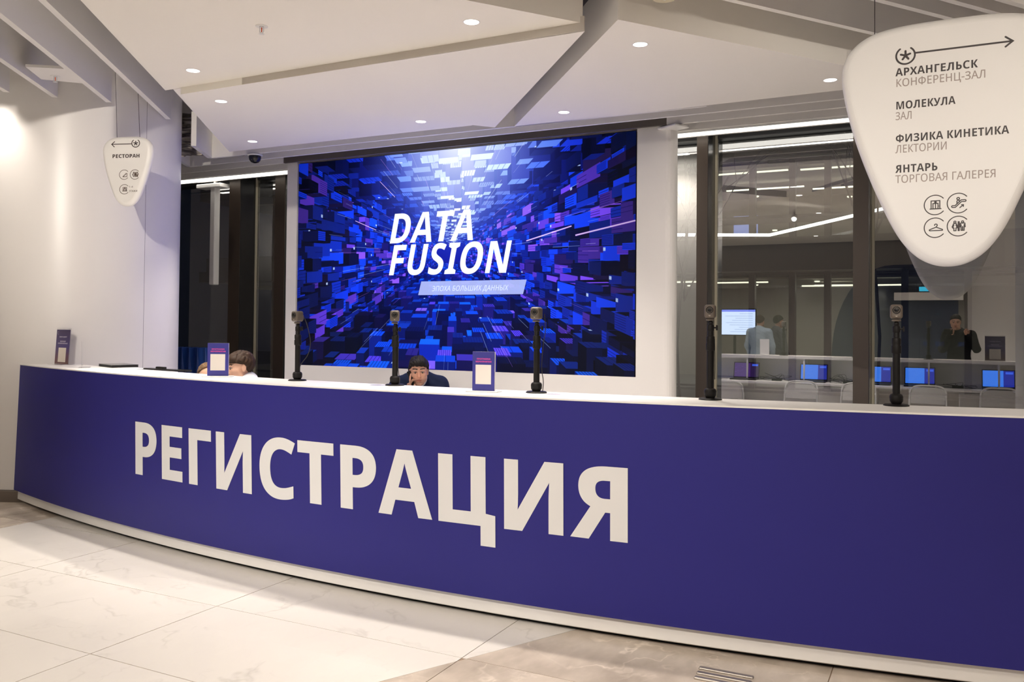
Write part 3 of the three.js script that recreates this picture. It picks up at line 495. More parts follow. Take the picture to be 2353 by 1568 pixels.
{ const t = thing('tablet', 'flat black tablet lying at the back edge of the white worktop', 'tablet', [-5.16, TOP, -4.535], -0.12); part('body', rbox(0.50, 0.012, 0.07, 0.005, 0, 0.007, 0), M.black, t); part('glass_top', box(0.48, 0.001, 0.06, 0, 0.0135, 0), M.blackGloss, t); part('hinge', rbox(0.10, 0.02, 0.03, 0.006, -0.09, 0.016, -0.01), M.black, t); }
{ const t = thing('paper_sheet', 'white paper sheet lying on the counter beside the tablet', 'paper', [-5.62, TOP, -4.60], -0.2); part('page', box(0.21, 0.001, 0.15, 0, 0.0008, 0), M.laminate, t); }

// ───────────── things under the ceiling ─────────────
function sprinkler(x, y, z, label) {
  const t = thing('sprinkler', label, 'sprinkler', [x, y, z], 0.4);
  part('escutcheon', lathe([[0.012, -0.003], [0.03, -0.006], [0.036, -0.003], [0.036, 0]], 28), M.white, t);
  part('frame', [bar([-0.011, -0.004, 0], [-0.012, -0.034, 0], 0.0024), bar([0.011, -0.004, 0], [0.012, -0.034, 0], 0.0024), bar([-0.012, -0.034, 0], [0, -0.044, 0], 0.0024), bar([0.012, -0.034, 0], [0, -0.044, 0], 0.0024), cyl(0.012, 0.014, 0.008, 0, -0.005, 0, 16)], M.white, t);
  part('bulb', cyl(0.0032, 0.0032, 0.026, 0, -0.022, 0, 10), mat(lin(0.75, 0.10, 0.02), 0.2), t, 'orange glass bulb');
  part('deflector', lathe([[0, -0.046], [0.016, -0.0455], [0.016, -0.0475], [0, -0.048]], 20), M.white, t);
}
sprinkler(-3.592, 3.25, -3.80, 'white ceiling sprinkler with orange bulb in the near ceiling panel');
sprinkler(-6.19, 3.415, -4.318, 'white sprinkler with orange bulb under the small square panel between slats');
{ const t = thing('dome_camera', 'black dome security camera under the slat edge left of the screen', 'security camera', [-6.36, 3.25, -6.66]); part('mount', lathe([[0, 0], [0.075, 0], [0.075, -0.014], [0.068, -0.018], [0, -0.018]], 32), M.white, t); part('dome', lathe([[0.062, -0.018], [0.062, -0.04], [0.055, -0.064], [0.038, -0.083], [0.015, -0.091], [0, -0.092]], 32), M.blackGloss, t); }
{ const t = thing('smoke_detector', 'round cream smoke detector at the top edge between two ceiling panels', 'smoke detector', [-1.43, 3.36, -4.69]); part('body', lathe([[0, 0], [0.055, 0], [0.07, 0.006], [0.072, 0.024], [0.06, 0.034], [0, 0.034]], 32), mat(lin(0.62, 0.56, 0.42), 0.5), t); part('sensor', lathe([[0, -0.004], [0.008, -0.004], [0.009, 0]], 12), M.plastic, t); part('stem', cyl(0.012, 0.012, 0.47, 0, 0.265, 0, 12), M.plastic, t); }
{ const t = thing('wireless_router', 'flat white wireless box under the slats over the screen wall corner', 'router', [-2.12, 3.247, -7.23], -0.5); part('body', rbox(0.22, 0.02, 0.17, 0.008, 0, -0.012, 0), M.white, t); part('plug', rbox(0.026, 0.012, 0.018, 0.004, -0.12, -0.012, 0.05), M.steel, t); }
{ // crumpled foil duct seen behind the column
  const g = new THREE.PlaneGeometry(0.8, 0.46, 60, 60), p = g.attributes.position; for (let i = 0; i < p.count; i++) p.setZ(i, Math.abs(Math.sin(p.getY(i) * 60 + 5 * N(p.getX(i) * 9 + 3, p.getY(i) * 14))) * 0.03 + 0.07 * N(p.getX(i) * 18, p.getY(i) * 34)); g.computeVertexNormals();
  const m = part('foil_duct', g, mat(lin(0.34, 0.31, 0.27), 0.35, { metalness: 0.6, side: THREE.DoubleSide })); m.position.set(-7.05, 3.52, -6.72); m.rotation.y = 0.35; tag(m, 'crinkled dark foil duct in the gap beside the round column', 'duct');
}
{ // slim vertical bar on a bracket plate, inside the left window
  const t = thing('column_speaker', 'slim white vertical bar hung from a flat plate before the left window', 'speaker', [-7.975, 3.165, -7.69]);
  part('plate', rbox(0.40, 0.05, 0.16, 0.01, -0.04, 0.015, 0), M.white, t); part('bar', rbox(0.078, 1.19, 0.09, 0.012, 0, -0.595, 0, 3), M.white, t); part('bracket', box(0.03, 0.06, 0.03, 0, 0.06, 0), M.plastic, t);
}

// ───────────── blue paper bags at the left window ─────────────
{
  const s = thing('side_cabinet', 'low white cabinet under the left window carrying blue paper bags', 'cabinet', [-7.2, 0, -7.05]);
  part('carcass', rbox(1.5, 0.78, 0.4, 0.006, 0, 0.39, 0), M.laminate, s); for (const x of [-0.5, 0, 0.5]) part('door', rbox(0.48, 0.72, 0.018, 0.004, x, 0.38, 0.209), M.laminate, s);
  const bagMat = mat(lin(0.010, 0.045, 0.21), 0.38), foldMat = mat(lin(0.22, 0.26, 0.42), 0.5);
  const b = new THREE.Group(); b.name = 'paper_bag';
  const w = 0.098, h = 0.455, d = 0.30;
  part('body', (() => { const g = new THREE.BufferGeometry(), v = [], id = []; const prof = [[-w / 2, d / 2], [0, d / 2 - 0.026], [w / 2, d / 2], [w / 2, -d / 2], [0, -d / 2 + 0.026], [-w / 2, -d / 2]]; for (const [yy, k] of [[0, 0], [0.06, 0.3], [h, 1]]) prof.forEach(([x, z], i) => { const gus = i === 1 || i === 4; v.push(x * (1 - 0.12 * k), yy, gus ? (z > 0 ? d / 2 - 0.002 - 0.045 * k : -d / 2 + 0.002 + 0.045 * k) : z); }); for (let l = 0; l < 2; l++) for (let i = 0; i < 6; i++) { const a = l * 6 + i, c = l * 6 + (i + 1) % 6; id.push(a, c, a + 6, c, c + 6, a + 6); } for (let i = 1; i < 5; i++) id.push(0, i + 1, i); g.setAttribute('position', new THREE.Float32BufferAttribute(v, 3)); g.setIndex(id); return g.toNonIndexed(); })(), Object.assign(bagMat, { side: THREE.DoubleSide, flatShading: true }), b);
  part('gusset_fold', (() => { const g = new THREE.BufferGeometry(); g.setAttribute('position', new THREE.Float32BufferAttribute([-w / 2, 0.004, d / 2 + 0.002, w / 2, 0.004, d / 2 + 0.002, 0, 0.062, d / 2 + 0.001], 3)); g.computeVertexNormals(); return g; })(), foldMat, b);
  const labels = ['blue paper bag nearest the round column', 'blue paper bag second from the round column', 'blue paper bag third from the round column, above the woman\'s head', 'blue paper bag fourth from the round column', 'blue paper bag just left of the programme stand', 'blue paper bag hidden mostly by the programme stand'];
  labels.forEach((l, i) => { let o = b; if (i) o = b.clone(); scene.add(o); o.name = 'paper_bag'; o.position.set(-7.72 + i * 0.118, 0.7805, -6.995); o.rotation.y = 0.5 + rr(-0.03, 0.03); tag(o, l, 'paper bag', 'blue paper bags in a row'); });
}

// ───────────── inside the counter: laptops and folding chairs ─────────────
const uiTex = (v) => canvasTex(256, 160, (g, w, h) => { g.fillStyle = v ? '#1c2a9a' : '#2a1640'; g.fillRect(0, 0, w, h); g.fillStyle = v ? '#3a7cf0' : '#43206a'; g.fillRect(w * 0.34, 0, w * 0.66, h); g.fillStyle = '#3c63e8'; g.fillRect(8, 12, 62, 22); for (let i = 0; i < 60; i++) { g.fillStyle = `rgba(140,180,255,${rr(0.05, 0.3)})`; g.fillRect(rr(w * 0.36, w), rr(4, h), rr(4, 22), 3); } });
function laptop(x, label, v) {
  const z = face(x, 0.8) - 0.42, t = thing('laptop', label, 'laptop', [x, 0.8255, z], Math.PI, 'open laptops on the desk inside the counter');
  part('base', rbox(0.34, 0.016, 0.235, 0.005, 0, 0.008, 0.05), M.black, t);
  const l = part('lid', rbox(0.34, 0.215, 0.008, 0.003, 0, 0.108, 0), M.black, t); l.position.set(0, 0.014, -0.068); l.rotation.x = -0.22;
  part('display', new THREE.PlaneGeometry(0.32, 0.19).translate(0, 0.11, 0.0046), mat(lin(0.01, 0.01, 0.01), 0.3, { emissive: lin(1, 1, 1), emissiveMap: uiTex(v), emissiveIntensity: 2.2 }), l);
}
[[-4.9, 'the young man'], [-3.45, 'the man on the phone']].forEach(([x, w], i) => laptop(x, 'open black laptop on the inner desk in front of ' + w, i));
[[-2.43, 'open laptop with a dark screen mirrored beside the first window post', 0], [-1.56, 'open laptop with a bright blue screen mirrored between the two window posts', 1], [-0.80, 'open laptop mirrored just right of the second window post', 1], [-0.31, 'open laptop mirrored behind the rightmost webcam stand', 1], [0.52, 'open laptop with a bright blue screen mirrored at the right frame edge', 1]].forEach((a) => laptop(...a));
function foldingChair(x, z, turn, label) {
  const t = thing('folding_chair', label, 'folding chair', [x, 0, z], turn, 'white folding chairs behind the counter');
  const w = 0.185, r = 0.011;
  part('back_frame', tube([[-w, 0.012, -0.20], [-w, 0.46, 0.10], [-w, 0.74, 0.20], [-w * 0.92, 0.84, 0.232], [-w * 0.6, 0.872, 0.243], [0, 0.876, 0.244], [w * 0.6, 0.872, 0.243], [w * 0.92, 0.84, 0.232], [w, 0.74, 0.20], [w, 0.46, 0.10], [w, 0.012, -0.20]], r, 8, 60), M.white, t);
  const b = part('backrest', (() => { const s = new THREE.Shape(), k = w - 0.012; s.moveTo(-k, 0); s.lineTo(k, 0); s.lineTo(k, 0.07); s.quadraticCurveTo(k, 0.175, k * 0.5, 0.185); s.lineTo(-k * 0.5, 0.185); s.quadraticCurveTo(-k, 0.175, -k, 0.07); return new THREE.ExtrudeGeometry(s, { depth: 0.012, bevelSize: 0.002, bevelThickness: 0.002, bevelSegments: 1 }); })(), M.plastic, t); b.position.set(0, 0.68, 0.176); b.rotation.x = 0.34;
  part('seat', rbox(0.37, 0.022, 0.38, 0.01, 0, 0.45, -0.04), M.plastic, t);
  for (const s of [-1, 1]) part('leg', bar([s * (w - 0.024), 0.012, 0.24], [s * (w - 0.024), 0.44, -0.10], r), M.white, t);
  for (const y of [0.10, 0.09]) part('stretcher', y === 0.1 ? bar([-w, y, -0.142], [w, y, -0.142], 0.008) : bar([-w + 0.024, y, 0.178], [w - 0.024, y, 0.178], 0.008), M.white, t);
  return t;
}
const ch = foldingChair(-2.36, -5.42, Math.PI, 'white folding chair mirrored beside the first window post');
for (const [x, l] of [[-1.57, 'white folding chair mirrored in the middle of the pane between the posts'], [-0.93, 'white folding chair mirrored half behind the second window post'], [-0.205, 'white folding chair mirrored behind the rightmost webcam stand'], [0.50, 'white folding chair mirrored at the right frame edge'], [-4.21, 'white folding chair under the man on the phone'], [-5.08, 'white folding chair under the brown-haired young man'], [-5.62, 'white folding chair under the fair-haired woman']]) copy(ch, l, [x, 0, x < -5.4 ? -5.45 : x < -4.5 ? -5.30 : x < -4 ? -6.52 : -5.45], Math.PI);
{ for (const [x, l] of [[-1.12, 'black cable box with tangled leads mirrored left of the second window post'], [-2.0, 'black cable box with tangled leads mirrored between the two left laptops'], [0.10, 'black cable box with tangled leads mirrored between the two right laptops']]) {
  const t = thing('network_switch', l, 'electronics', [x, 0.8255, face(x, 0.8) - 0.5]); part('box', rbox(0.12, 0.03, 0.09, 0.004, 0, 0.015, 0), M.black, t); for (let i = 0; i < 6; i++) part('lead', tube([[rr(-0.05, 0.05), 0.02, 0], [rr(-0.2, 0.2), rr(0.03, 0.12), rr(-0.1, 0.1)], [rr(-0.3, 0.3), rr(0.005, 0.06), rr(-0.1, 0.1)], [rr(-0.4, 0.4), 0.004, rr(-0.1, 0.12)]], 0.0025, 5, 24), M.black, t); } }

// ───────────── people: one continuous surface each, meshed from a distance field ─────────────
const sub3 = (a, b) => [a[0] - b[0], a[1] - b[1], a[2] - b[2]], dot3 = (a, b) => a[0] * b[0] + a[1] * b[1] + a[2] * b[2];
const smin = (a, b, k) => { const h = Math.max(k - Math.abs(a - b), 0) / k; return Math.min(a, b) - h * h * k * 0.25; };
const smax = (a, b, k) => -smin(-a, -b, k);
const ell = (p, c, r) => { const x = (p[0] - c[0]) / r[0], y = (p[1] - c[1]) / r[1], z = (p[2] - c[2]) / r[2], k0 = Math.hypot(x, y, z), k1 = Math.hypot(x / r[0], y / r[1], z / r[2]); return k1 > 1e-9 ? k0 * (k0 - 1) / k1 : -Math.min(...r); };
const cap = (p, a, b, ra, rb) => { const pa = sub3(p, a), ba = sub3(b, a), h = Math.max(0, Math.min(1, dot3(pa, ba) / dot3(ba, ba))); return Math.hypot(pa[0] - ba[0] * h, pa[1] - ba[1] * h, pa[2] - ba[2] * h) - (ra + (rb - ra) * h); };
function netMesh(f, lo, hi, cell, colorOf) {
  const n = [0, 1, 2].map((k) => Math.ceil((hi[k] - lo[k]) / cell) + 1), [nx, ny, nz] = n, F = new Float32Array(nx * ny * nz);
  for (let k = 0, q = 0; k < nz; k++) for (let j = 0; j < ny; j++) for (let i = 0; i < nx; i++, q++) F[q] = f([lo[0] + i * cell, lo[1] + j * cell, lo[2] + k * cell]);
  const at = new Int32Array(nx * ny * nz).fill(-1), pos = [], idx = [], off = [0, 1, nx, nx + 1, nx * ny, nx * ny + 1, nx * ny + nx, nx * ny + nx + 1];
  const E = [[0, 1], [2, 3], [4, 5], [6, 7], [0, 2], [1, 3], [4, 6], [5, 7], [0, 4], [1, 5], [2, 6], [3, 7]];
  for (let k = 0; k < nz - 1; k++) for (let j = 0; j < ny - 1; j++) for (let i = 0; i < nx - 1; i++) {
    const q = i + nx * (j + ny * k); let s = 0; for (let e = 0; e < 8; e++) if (F[q + off[e]] < 0) s++;
    if (s === 0 || s === 8) continue;
    let x = 0, y = 0, z = 0, c = 0;
    for (const [a, b] of E) { const fa = F[q + off[a]], fb = F[q + off[b]]; if ((fa < 0) === (fb < 0)) continue; const t = fa / (fa - fb); x += (a & 1) + ((b & 1) - (a & 1)) * t; y += ((a >> 1) & 1) + (((b >> 1) & 1) - ((a >> 1) & 1)) * t; z += (a >> 2) + ((b >> 2) - (a >> 2)) * t; c++; }
    at[q] = pos.length / 3; pos.push(lo[0] + (i + x / c) * cell, lo[1] + (j + y / c) * cell, lo[2] + (k + z / c) * cell);
  }
  const quadI = (a, b, c, d, flip) => { if (a < 0 || b < 0 || c < 0 || d < 0) return; if (flip) idx.push(a, c, b, a, d, c); else idx.push(a, b, c, a, c, d); };
  for (let k = 1; k < nz - 1; k++) for (let j = 1; j < ny - 1; j++) for (let i = 1; i < nx - 1; i++) {
    const q = i + nx * (j + ny * k), s = F[q] < 0;
    if (s !== F[q + 1] < 0) quadI(at[q - nx - nx * ny], at[q - nx * ny], at[q], at[q - nx], !s);
    if (s !== F[q + nx] < 0) quadI(at[q - 1 - nx * ny], at[q - nx * ny], at[q], at[q - 1], s);
    if (s !== F[q + nx * ny] < 0) quadI(at[q - 1 - nx], at[q - nx], at[q], at[q - 1], !s);
  }
  const nor = new Float32Array(pos.length), e = cell * 0.6;
  for (let i = 0; i < pos.length; i += 3) { const p = pos.slice(i, i + 3), g = [f([p[0] + e, p[1], p[2]]) - f([p[0] - e, p[1], p[2]]), f([p[0], p[1] + e, p[2]]) - f([p[0], p[1] - e, p[2]]), f([p[0], p[1], p[2] + e]) - f([p[0], p[1], p[2] - e])], l = Math.hypot(...g) || 1; nor[i] = g[0] / l; nor[i + 1] = g[1] / l; nor[i + 2] = g[2] / l; }
  const g = new THREE.BufferGeometry(); g.setAttribute('position', new THREE.Float32BufferAttribute(pos, 3)); g.setAttribute('normal', new THREE.BufferAttribute(nor, 3)); g.setIndex(idx);
  if (colorOf) { const c = new Float32Array(pos.length); for (let i = 0; i < pos.length; i += 3) { const q = colorOf(pos.slice(i, i + 3)); c[i] = q[0]; c[i + 1] = q[1]; c[i + 2] = q[2]; } g.setAttribute('color', new THREE.BufferAttribute(c, 3)); }
  return g;
}
// head in its own frame: origin between the ears, y up, z to the face
const sym = (p) => [Math.abs(p[0]), p[1], p[2]];
function headSdf(p) {
  const s = sym(p);
  let d = ell(p, [0, 0.035, -0.012], [0.0755, 0.085, 0.097]);
  d = smin(d, ell(p, [0, -0.035, 0.028], [0.060, 0.080, 0.064]), 0.03);
  d = smin(d, cap(s, [0.046, -0.055, 0.015], [0.016, -0.095, 0.060], 0.022, 0.018), 0.025);
  d = smin(d, ell(p, [0, -0.100, 0.068], [0.021, 0.014, 0.014]), 0.02);
  d = smin(d, cap(s, [0.043, -0.02, 0.062], [0.052, -0.022, 0.03], 0.016, 0.018), 0.02);       // cheek
  d = smin(d, cap(s, [0.008, 0.026, 0.086], [0.042, 0.026, 0.070], 0.010, 0.010), 0.018);      // brow
  d = smax(d, -ell(s, [0.031, 0.007, 0.098], [0.018, 0.0065, 0.016]), 0.010);
  d = smin(d, cap(p, [0, 0.016, 0.086], [0, -0.030, 0.106], 0.0075, 0.0105), 0.012);           // nose
  d = smin(d, ell(s, [0.0115, -0.034, 0.094], [0.008, 0.0075, 0.010]), 0.007);
  d = smin(d, ell(p, [0, -0.0605, 0.086], [0.023, 0.0055, 0.011]), 0.006);                     // lips
  d = smin(d, ell(p, [0, -0.0715, 0.085], [0.019, 0.0065, 0.010]), 0.006);
  d = smax(d, -ell(p, [0, -0.0655, 0.099], [0.022, 0.0016, 0.008]), 0.003);
  d = smin(d, smax(ell(s, [0.078, 0.0, -0.012], [0.009, 0.032, 0.020]), -ell(s, [0.087, 0.002, -0.008], [0.006, 0.020, 0.011]), 0.006), 0.006);
  return d;
}
const frameOf = (pos, yaw, pitch, roll) => { const m = new THREE.Matrix4().makeRotationFromEuler(new THREE.Euler(pitch, yaw, roll, 'YXZ')).setPosition(...pos), inv = m.clone().invert(), v = new THREE.Vector3(); return { m, in: (p) => v.set(...p).applyMatrix4(inv).toArray(), out: (p) => v.set(...p).applyMatrix4(m).toArray() }; };
/* o: head {pos,yaw,pitch,roll} in the person's frame (hips at the origin's column, facing +z), arms [[shoulder, elbow, wrist] x2], seat height, standing */
function person(label, place, turn, o) {
  const t = thing('person', label, 'person', place, turn), hf = frameOf(o.head.pos, o.head.yaw ?? 0, o.head.pitch ?? 0, o.head.roll ?? 0);
  const nb = hf.out([0, -0.075, -0.015]), ch = o.chest, hip = o.hip, sh = o.shoulder ?? 0.19;
  const fine = o.cell ?? 0.004;
  const torso = (p, g) => { let d = ell(p, [ch[0], ch[1], ch[2]], [0.165 + g, 0.20 + g, 0.115 + g]); d = smin(d, ell(p, [(ch[0] + hip[0]) / 2, (ch[1] + hip[1]) / 2, (ch[2] + hip[2]) / 2], [0.145 + g, 0.20 + g, 0.105 + g]), 0.08); d = smin(d, ell(p, hip, [0.165 + g, 0.14 + g, 0.125 + g]), 0.08); for (const s of [-1, 1]) d = smin(d, cap(p, [ch[0] + s * 0.04, ch[1] + 0.185, ch[2] - 0.01], [ch[0] + s * sh * 0.86, ch[1] + 0.125, ch[2] - 0.005], 0.048 + g, 0.052 + g), 0.06); return d; };
  const arm = (p, a, g, w) => { let d = cap(p, a[0], a[1], 0.054 + g, 0.042 + g); return smin(d, cap(p, a[1], w ? [0, 1, 2].map((k) => a[1][k] + (a[2][k] - a[1][k]) * w) : a[2], 0.042 + g, 0.028 + g), 0.03); };
  const leg = (p, l, g, w = 1) => smin(cap(p, l[0], l[1], 0.082 + g, 0.056 + g), cap(p, l[1], [0, 1, 2].map((k) => l[1][k] + (l[2][k] - l[1][k]) * w), 0.056 + g, 0.040 + g), 0.04);
  const neck = (p) => cap(p, nb, [ch[0], ch[1] + 0.20, ch[2] - 0.015], 0.052, 0.062);
  const skinSdf = (p) => { let d = torso(p, 0); d = smin(d, neck(p), 0.04); d = smin(d, headSdf(hf.in(p)), 0.03); for (const a of o.arms) d = smin(d, arm(p, a, 0), 0.04); for (const l of o.legs) { d = smin(d, leg(p, l, 0), 0.05); d = smin(d, cap(p, [l[2][0], l[2][1] - 0.02, l[2][2]], [l[2][0], l[2][1] - 0.045, l[2][2] + 0.15], 0.038, 0.03), 0.02); } return d; };
  const [sr, sg, sb] = o.skin, tint = (k, q = [1, 1, 1]) => [sr * k * q[0], sg * k * q[1], sb * k * q[2]];
  const skinColor = (p) => { const q = hf.in(p), s = Math.abs(q[0]);
    if (q[2] > 0.06 && s < 0.024 && Math.abs(q[1] + 0.066) < 0.0105 * (1 - s / 0.034)) return tint(0.62, [1, 0.66, 0.66]);
    if (q[2] > 0.045 && s > 0.010 && s < 0.053 && Math.abs(q[1] - (0.0315 + 0.003 * Math.sin((s - 0.01) * 60))) < 0.0048) return [o.hair[0] * 1.2, o.hair[1] * 1.2, o.hair[2] * 1.2];
    if (q[2] > 0.06 && Math.hypot((s - 0.031) / 0.0185, (q[1] - 0.0075) / 0.0075) < 1) return tint(0.55);
    if (o.stubble && q[1] < -0.045 && q[2] > 0.0 && q[1] > -0.13) return tint(1 - o.stubble * Math.min(1, (-0.045 - q[1]) / 0.02), [1, 1, 1.04]);
    if (q[2] > 0.07 && s < 0.02 && q[1] < 0.0 && q[1] > -0.045) return tint(1.0, [1.03, 0.93, 0.9]);
    return tint(1); };
  // body below the neck on a coarse grid, head and neck on a fine one; both are sampled from one field and welded into one geometry
  const all = [...o.arms.flat(), ...o.legs.flat(), ch, hip, nb], lo = [0, 1, 2].map((k) => Math.min(...all.map((q) => q[k])) - 0.22), hi = [0, 1, 2].map((k) => Math.max(...all.map((q) => q[k])) + 0.22);
  hi[1] = Math.max(hi[1], nb[1] + 0.03); const cutY = nb[1] - 0.015;
  const hp = o.head.pos, skinMat = phys('#ffffff', 0.5, { vertexColors: true });
  const low = netMesh((p) => Math.max(skinSdf(p), p[1] - cutY - 0.004), lo, [hi[0], cutY + 0.04, hi[2]], 0.014, skinColor), high = netMesh((p) => Math.max(skinSdf(p), cutY - p[1]), [hp[0] - 0.15, cutY - 0.012, hp[2] - 0.18], [hp[0] + 0.15, hp[1] + 0.15, hp[2] + 0.18], fine, skinColor);
  const parts = [low, high];
  if (o.hands) for (const h of o.hands) parts.push(handMesh(h, skinColor));
  const body = part('body', mergeGeometries(parts), skinMat, t);
  if (o.eyes !== false) for (const s of [-1, 1]) { const e = part('eye', new THREE.SphereGeometry(0.0118, 16, 12), mat(lin(0.26, 0.19, 0.16), 0.3), body); e.position.set(...hf.out([s * 0.031, 0.0055, 0.0752])); const iris = part('iris', new THREE.SphereGeometry(0.0072, 12, 8), mat(lin(0.02, 0.012, 0.008), 0.15), e); const w = hf.out([s * 0.031, 0.0012, 0.0812]); iris.position.set(w[0] - e.position.x, w[1] - e.position.y, w[2] - e.position.z); }
  // hair: a shell over the skull
  const hairSdf = (p) => { const q = hf.in(p); return o.hairSdf(q); };
  const hm = phys(lin(...o.hair), 0.62, { vertexColors: true, specularIntensity: 0.45 });
  part('hair', netMesh(hairSdf, [hp[0] - 0.17, hp[1] - 0.19, hp[2] - 0.19], [hp[0] + 0.17, hp[1] + 0.19, hp[2] + 0.19], fine, (p) => { const q = hf.in(p), k = 0.7 + 0.6 * Math.pow(N(q[0] * 260 + 50 + q[1] * 40, q[2] * 50 + q[1] * 60 + 50), 2); return [k, k, k]; }), hm, body, o.hairLabel);
  // clothes
  const nAx0 = sub3(nb, [ch[0], ch[1] + 0.19, ch[2] - 0.015]), nl = Math.hypot(...nAx0), nAx = nAx0.map((v) => v / nl), cl = o.clothes, vneck = (p) => { const y = p[1] - (ch[1] + (cl.vTop ?? 0.21)), x = Math.abs(p[0] - ch[0]); return cl.v ? Math.max(x - Math.max(0, 0.045 + y * 0.30), -(p[2] - ch[2] - 0.02)) : 1; };
  if (cl.shirt) part('shirt', netMesh((p) => Math.max(smin(torso(p, 0.008), Math.max(cap(p, nb, [ch[0], ch[1] + 0.2, ch[2] - 0.015], 0.060, 0.074), dot3(sub3(p, nb), nAx) + 0.026), 0.03), hip[1] - 0.1 - p[1]), lo, hi, 0.010), mat(lin(...cl.shirt), 0.7), body);
  if (cl.coat) part(cl.name ?? 'jacket', netMesh((p) => { let d = torso(p, 0.022); d = smin(d, cap(p, [ch[0], ch[1] + 0.21, ch[2] - 0.04], [ch[0], ch[1] + 0.15, ch[2] - 0.03], 0.062, 0.09), 0.04); for (const a of o.arms) d = smin(d, arm(p, a, 0.019, cl.sleeve ?? 0.92), 0.05); d = Math.max(d, -vneck(p)); d = Math.max(d, hip[1] - 0.14 - p[1]); return d + 0.0025 * Math.sin(p[1] * 70 + p[0] * 40) * Math.sin(p[2] * 50 + p[1] * 21); }, lo, hi, 0.010), phys(lin(...cl.coat), 0.8, { specularIntensity: 0.25 }), body);
  if (cl.tie) part('tie', netMesh((p) => Math.min(ell(p, [ch[0], nb[1] - 0.075, nb[2] + 0.078], [0.019, 0.022, 0.014]), cap(p, [ch[0], nb[1] - 0.09, nb[2] + 0.085], [ch[0], ch[1] + 0.0, ch[2] + 0.135], 0.012, 0.024)), [ch[0] - 0.06, ch[1] - 0.05, ch[2] - 0.05], [ch[0] + 0.06, nb[1] + 0.03, ch[2] + 0.25], 0.006), mat(lin(...cl.tie), 0.6), body);
  part('trousers', netMesh((p) => { let d = ell(p, [hip[0], hip[1] - 0.02, hip[2]], [0.185, 0.15, 0.145]); for (const l of o.legs) d = smin(d, leg(p, l, 0.018, 0.93), 0.05); return Math.max(d, p[1] - hip[1] - 0.07); }, lo, hi, 0.013), mat(lin(...(cl.trousers ?? [0.02, 0.02, 0.03])), 0.8), body);
  for (const l of o.legs) part('shoe', netMesh((p) => Math.max(cap(p, [l[2][0], 0.05, l[2][2] - 0.02], [l[2][0], 0.035, l[2][2] + 0.17], 0.052, 0.04), 0.004 - p[1]), [l[2][0] - 0.08, -0.01, l[2][2] - 0.1], [l[2][0] + 0.08, 0.13, l[2][2] + 0.24], 0.01), M.black, body);
  return { t, body, hf };
}
/* a hand: wrist point, palm direction u (wrist to knuckles), n (out of the palm's front), side w (towards the thumb); curl per finger */
function handMesh(h, colorOf) {
  const u = V(...h.u).normalize(), w = V(...h.w).addScaledVector(u, -V(...h.w).dot(u)).normalize(), n = V().crossVectors(u, w).multiplyScalar(h.flip ? -1 : 1), o = V(...h.wrist), at = (a, b, c) => o.clone().addScaledVector(u, a).addScaledVector(w, b).addScaledVector(n, c).toArray();
  const bones = [];
  const F = [[0.030, 0.046, 0.028, 0.022, 0.0088], [0.010, 0.050, 0.031, 0.023, 0.0092], [-0.010, 0.046, 0.029, 0.022, 0.0088], [-0.029, 0.037, 0.023, 0.019, 0.0078]];
  F.forEach(([b, l1, l2, l3, r], i) => { let a = h.curl[i][0], p = [0.090 - Math.abs(i - 1.2) * 0.004, b, 0]; [[l1, r, r * 0.95], [l2, r * 0.95, r * 0.88], [l3, r * 0.88, r * 0.72]].forEach(([l, ra, rb], k) => { if (k) a += h.curl[i][k]; const sp = b * 0.18 / 0.09, q = [p[0] + Math.cos(a) * l, p[1] + sp * l * Math.cos(a), p[2] + Math.sin(a) * l]; bones.push([at(...p), at(...q), ra, rb, i]); p = q; }); });
  const T = h.thumb ?? [[0.028, 0.028, 0.006], [0.060, 0.052, 0.022], [0.088, 0.052, 0.034], [0.106, 0.046, 0.040]];
  const thumb = T.slice(1).map((q, i) => [at(...T[i]), at(...q), [0.014, 0.0105, 0.0098][i], [0.0105, 0.0098, 0.0075][i]]);
  const f = (p) => { let d = cap(p, at(0.0, 0, 0), at(-0.04, 0, 0), 0.025, 0.027); for (const b of [-0.026, -0.009, 0.009, 0.027]) d = smin(d, cap(p, at(0.008, b * 0.6, 0), at(0.088, b, 0), 0.0145, 0.0105), 0.012); d = smin(d, ell(p, at(0.035, 0.02, 0.010), [0.022, 0.022, 0.022]), 0.015); const fs = bones.map((b) => [cap(p, b[0], b[1], b[2], b[3]), b[4]]); for (let i = 0; i < 4; i++) { let e = 1; for (const [v, k] of fs) if (k === i) e = e === 1 ? v : smin(e, v, 0.004); d = smin(d, e, 0.006); } let th = 1; for (const b of thumb) th = th === 1 ? cap(p, ...b) : smin(th, cap(p, ...b), 0.006); return smin(d, th, 0.010); };
  const pts = [...bones.flatMap((b) => [b[0], b[1]]), ...thumb.flatMap((b) => [b[0], b[1]]), at(-0.06, 0, 0), at(0, 0.03, 0), at(0, -0.03, 0)];
  return netMesh(f, [0, 1, 2].map((k) => Math.min(...pts.map((q) => q[k])) - 0.03), [0, 1, 2].map((k) => Math.max(...pts.map((q) => q[k])) + 0.03), 0.0032, colorOf);
}
const capHair = (q, th, front, sideY, backY, lump = 0.006, strand = 0.007) => { // short hair: skull shell, cut at the hairline
  let d = ell(q, [0, 0.040, -0.016], [0.0765 + th, 0.088 + th * 1.15, 0.099 + th]);
  d += lump * (N(q[0] * 60 + 20, q[2] * 60 + q[1] * 25 + 20) - 0.5) + strand * (N(q[0] * 210 + 60 + q[1] * 60, q[2] * 26 + q[1] * 30 + 40) - 0.5);
  const line = q[2] > 0.0 ? sideY + (front - sideY) * Math.min(1, q[2] / 0.075) : sideY + (backY - sideY) * Math.min(1, -q[2] / 0.07);
  return smax(d, line - q[1], 0.012);
};
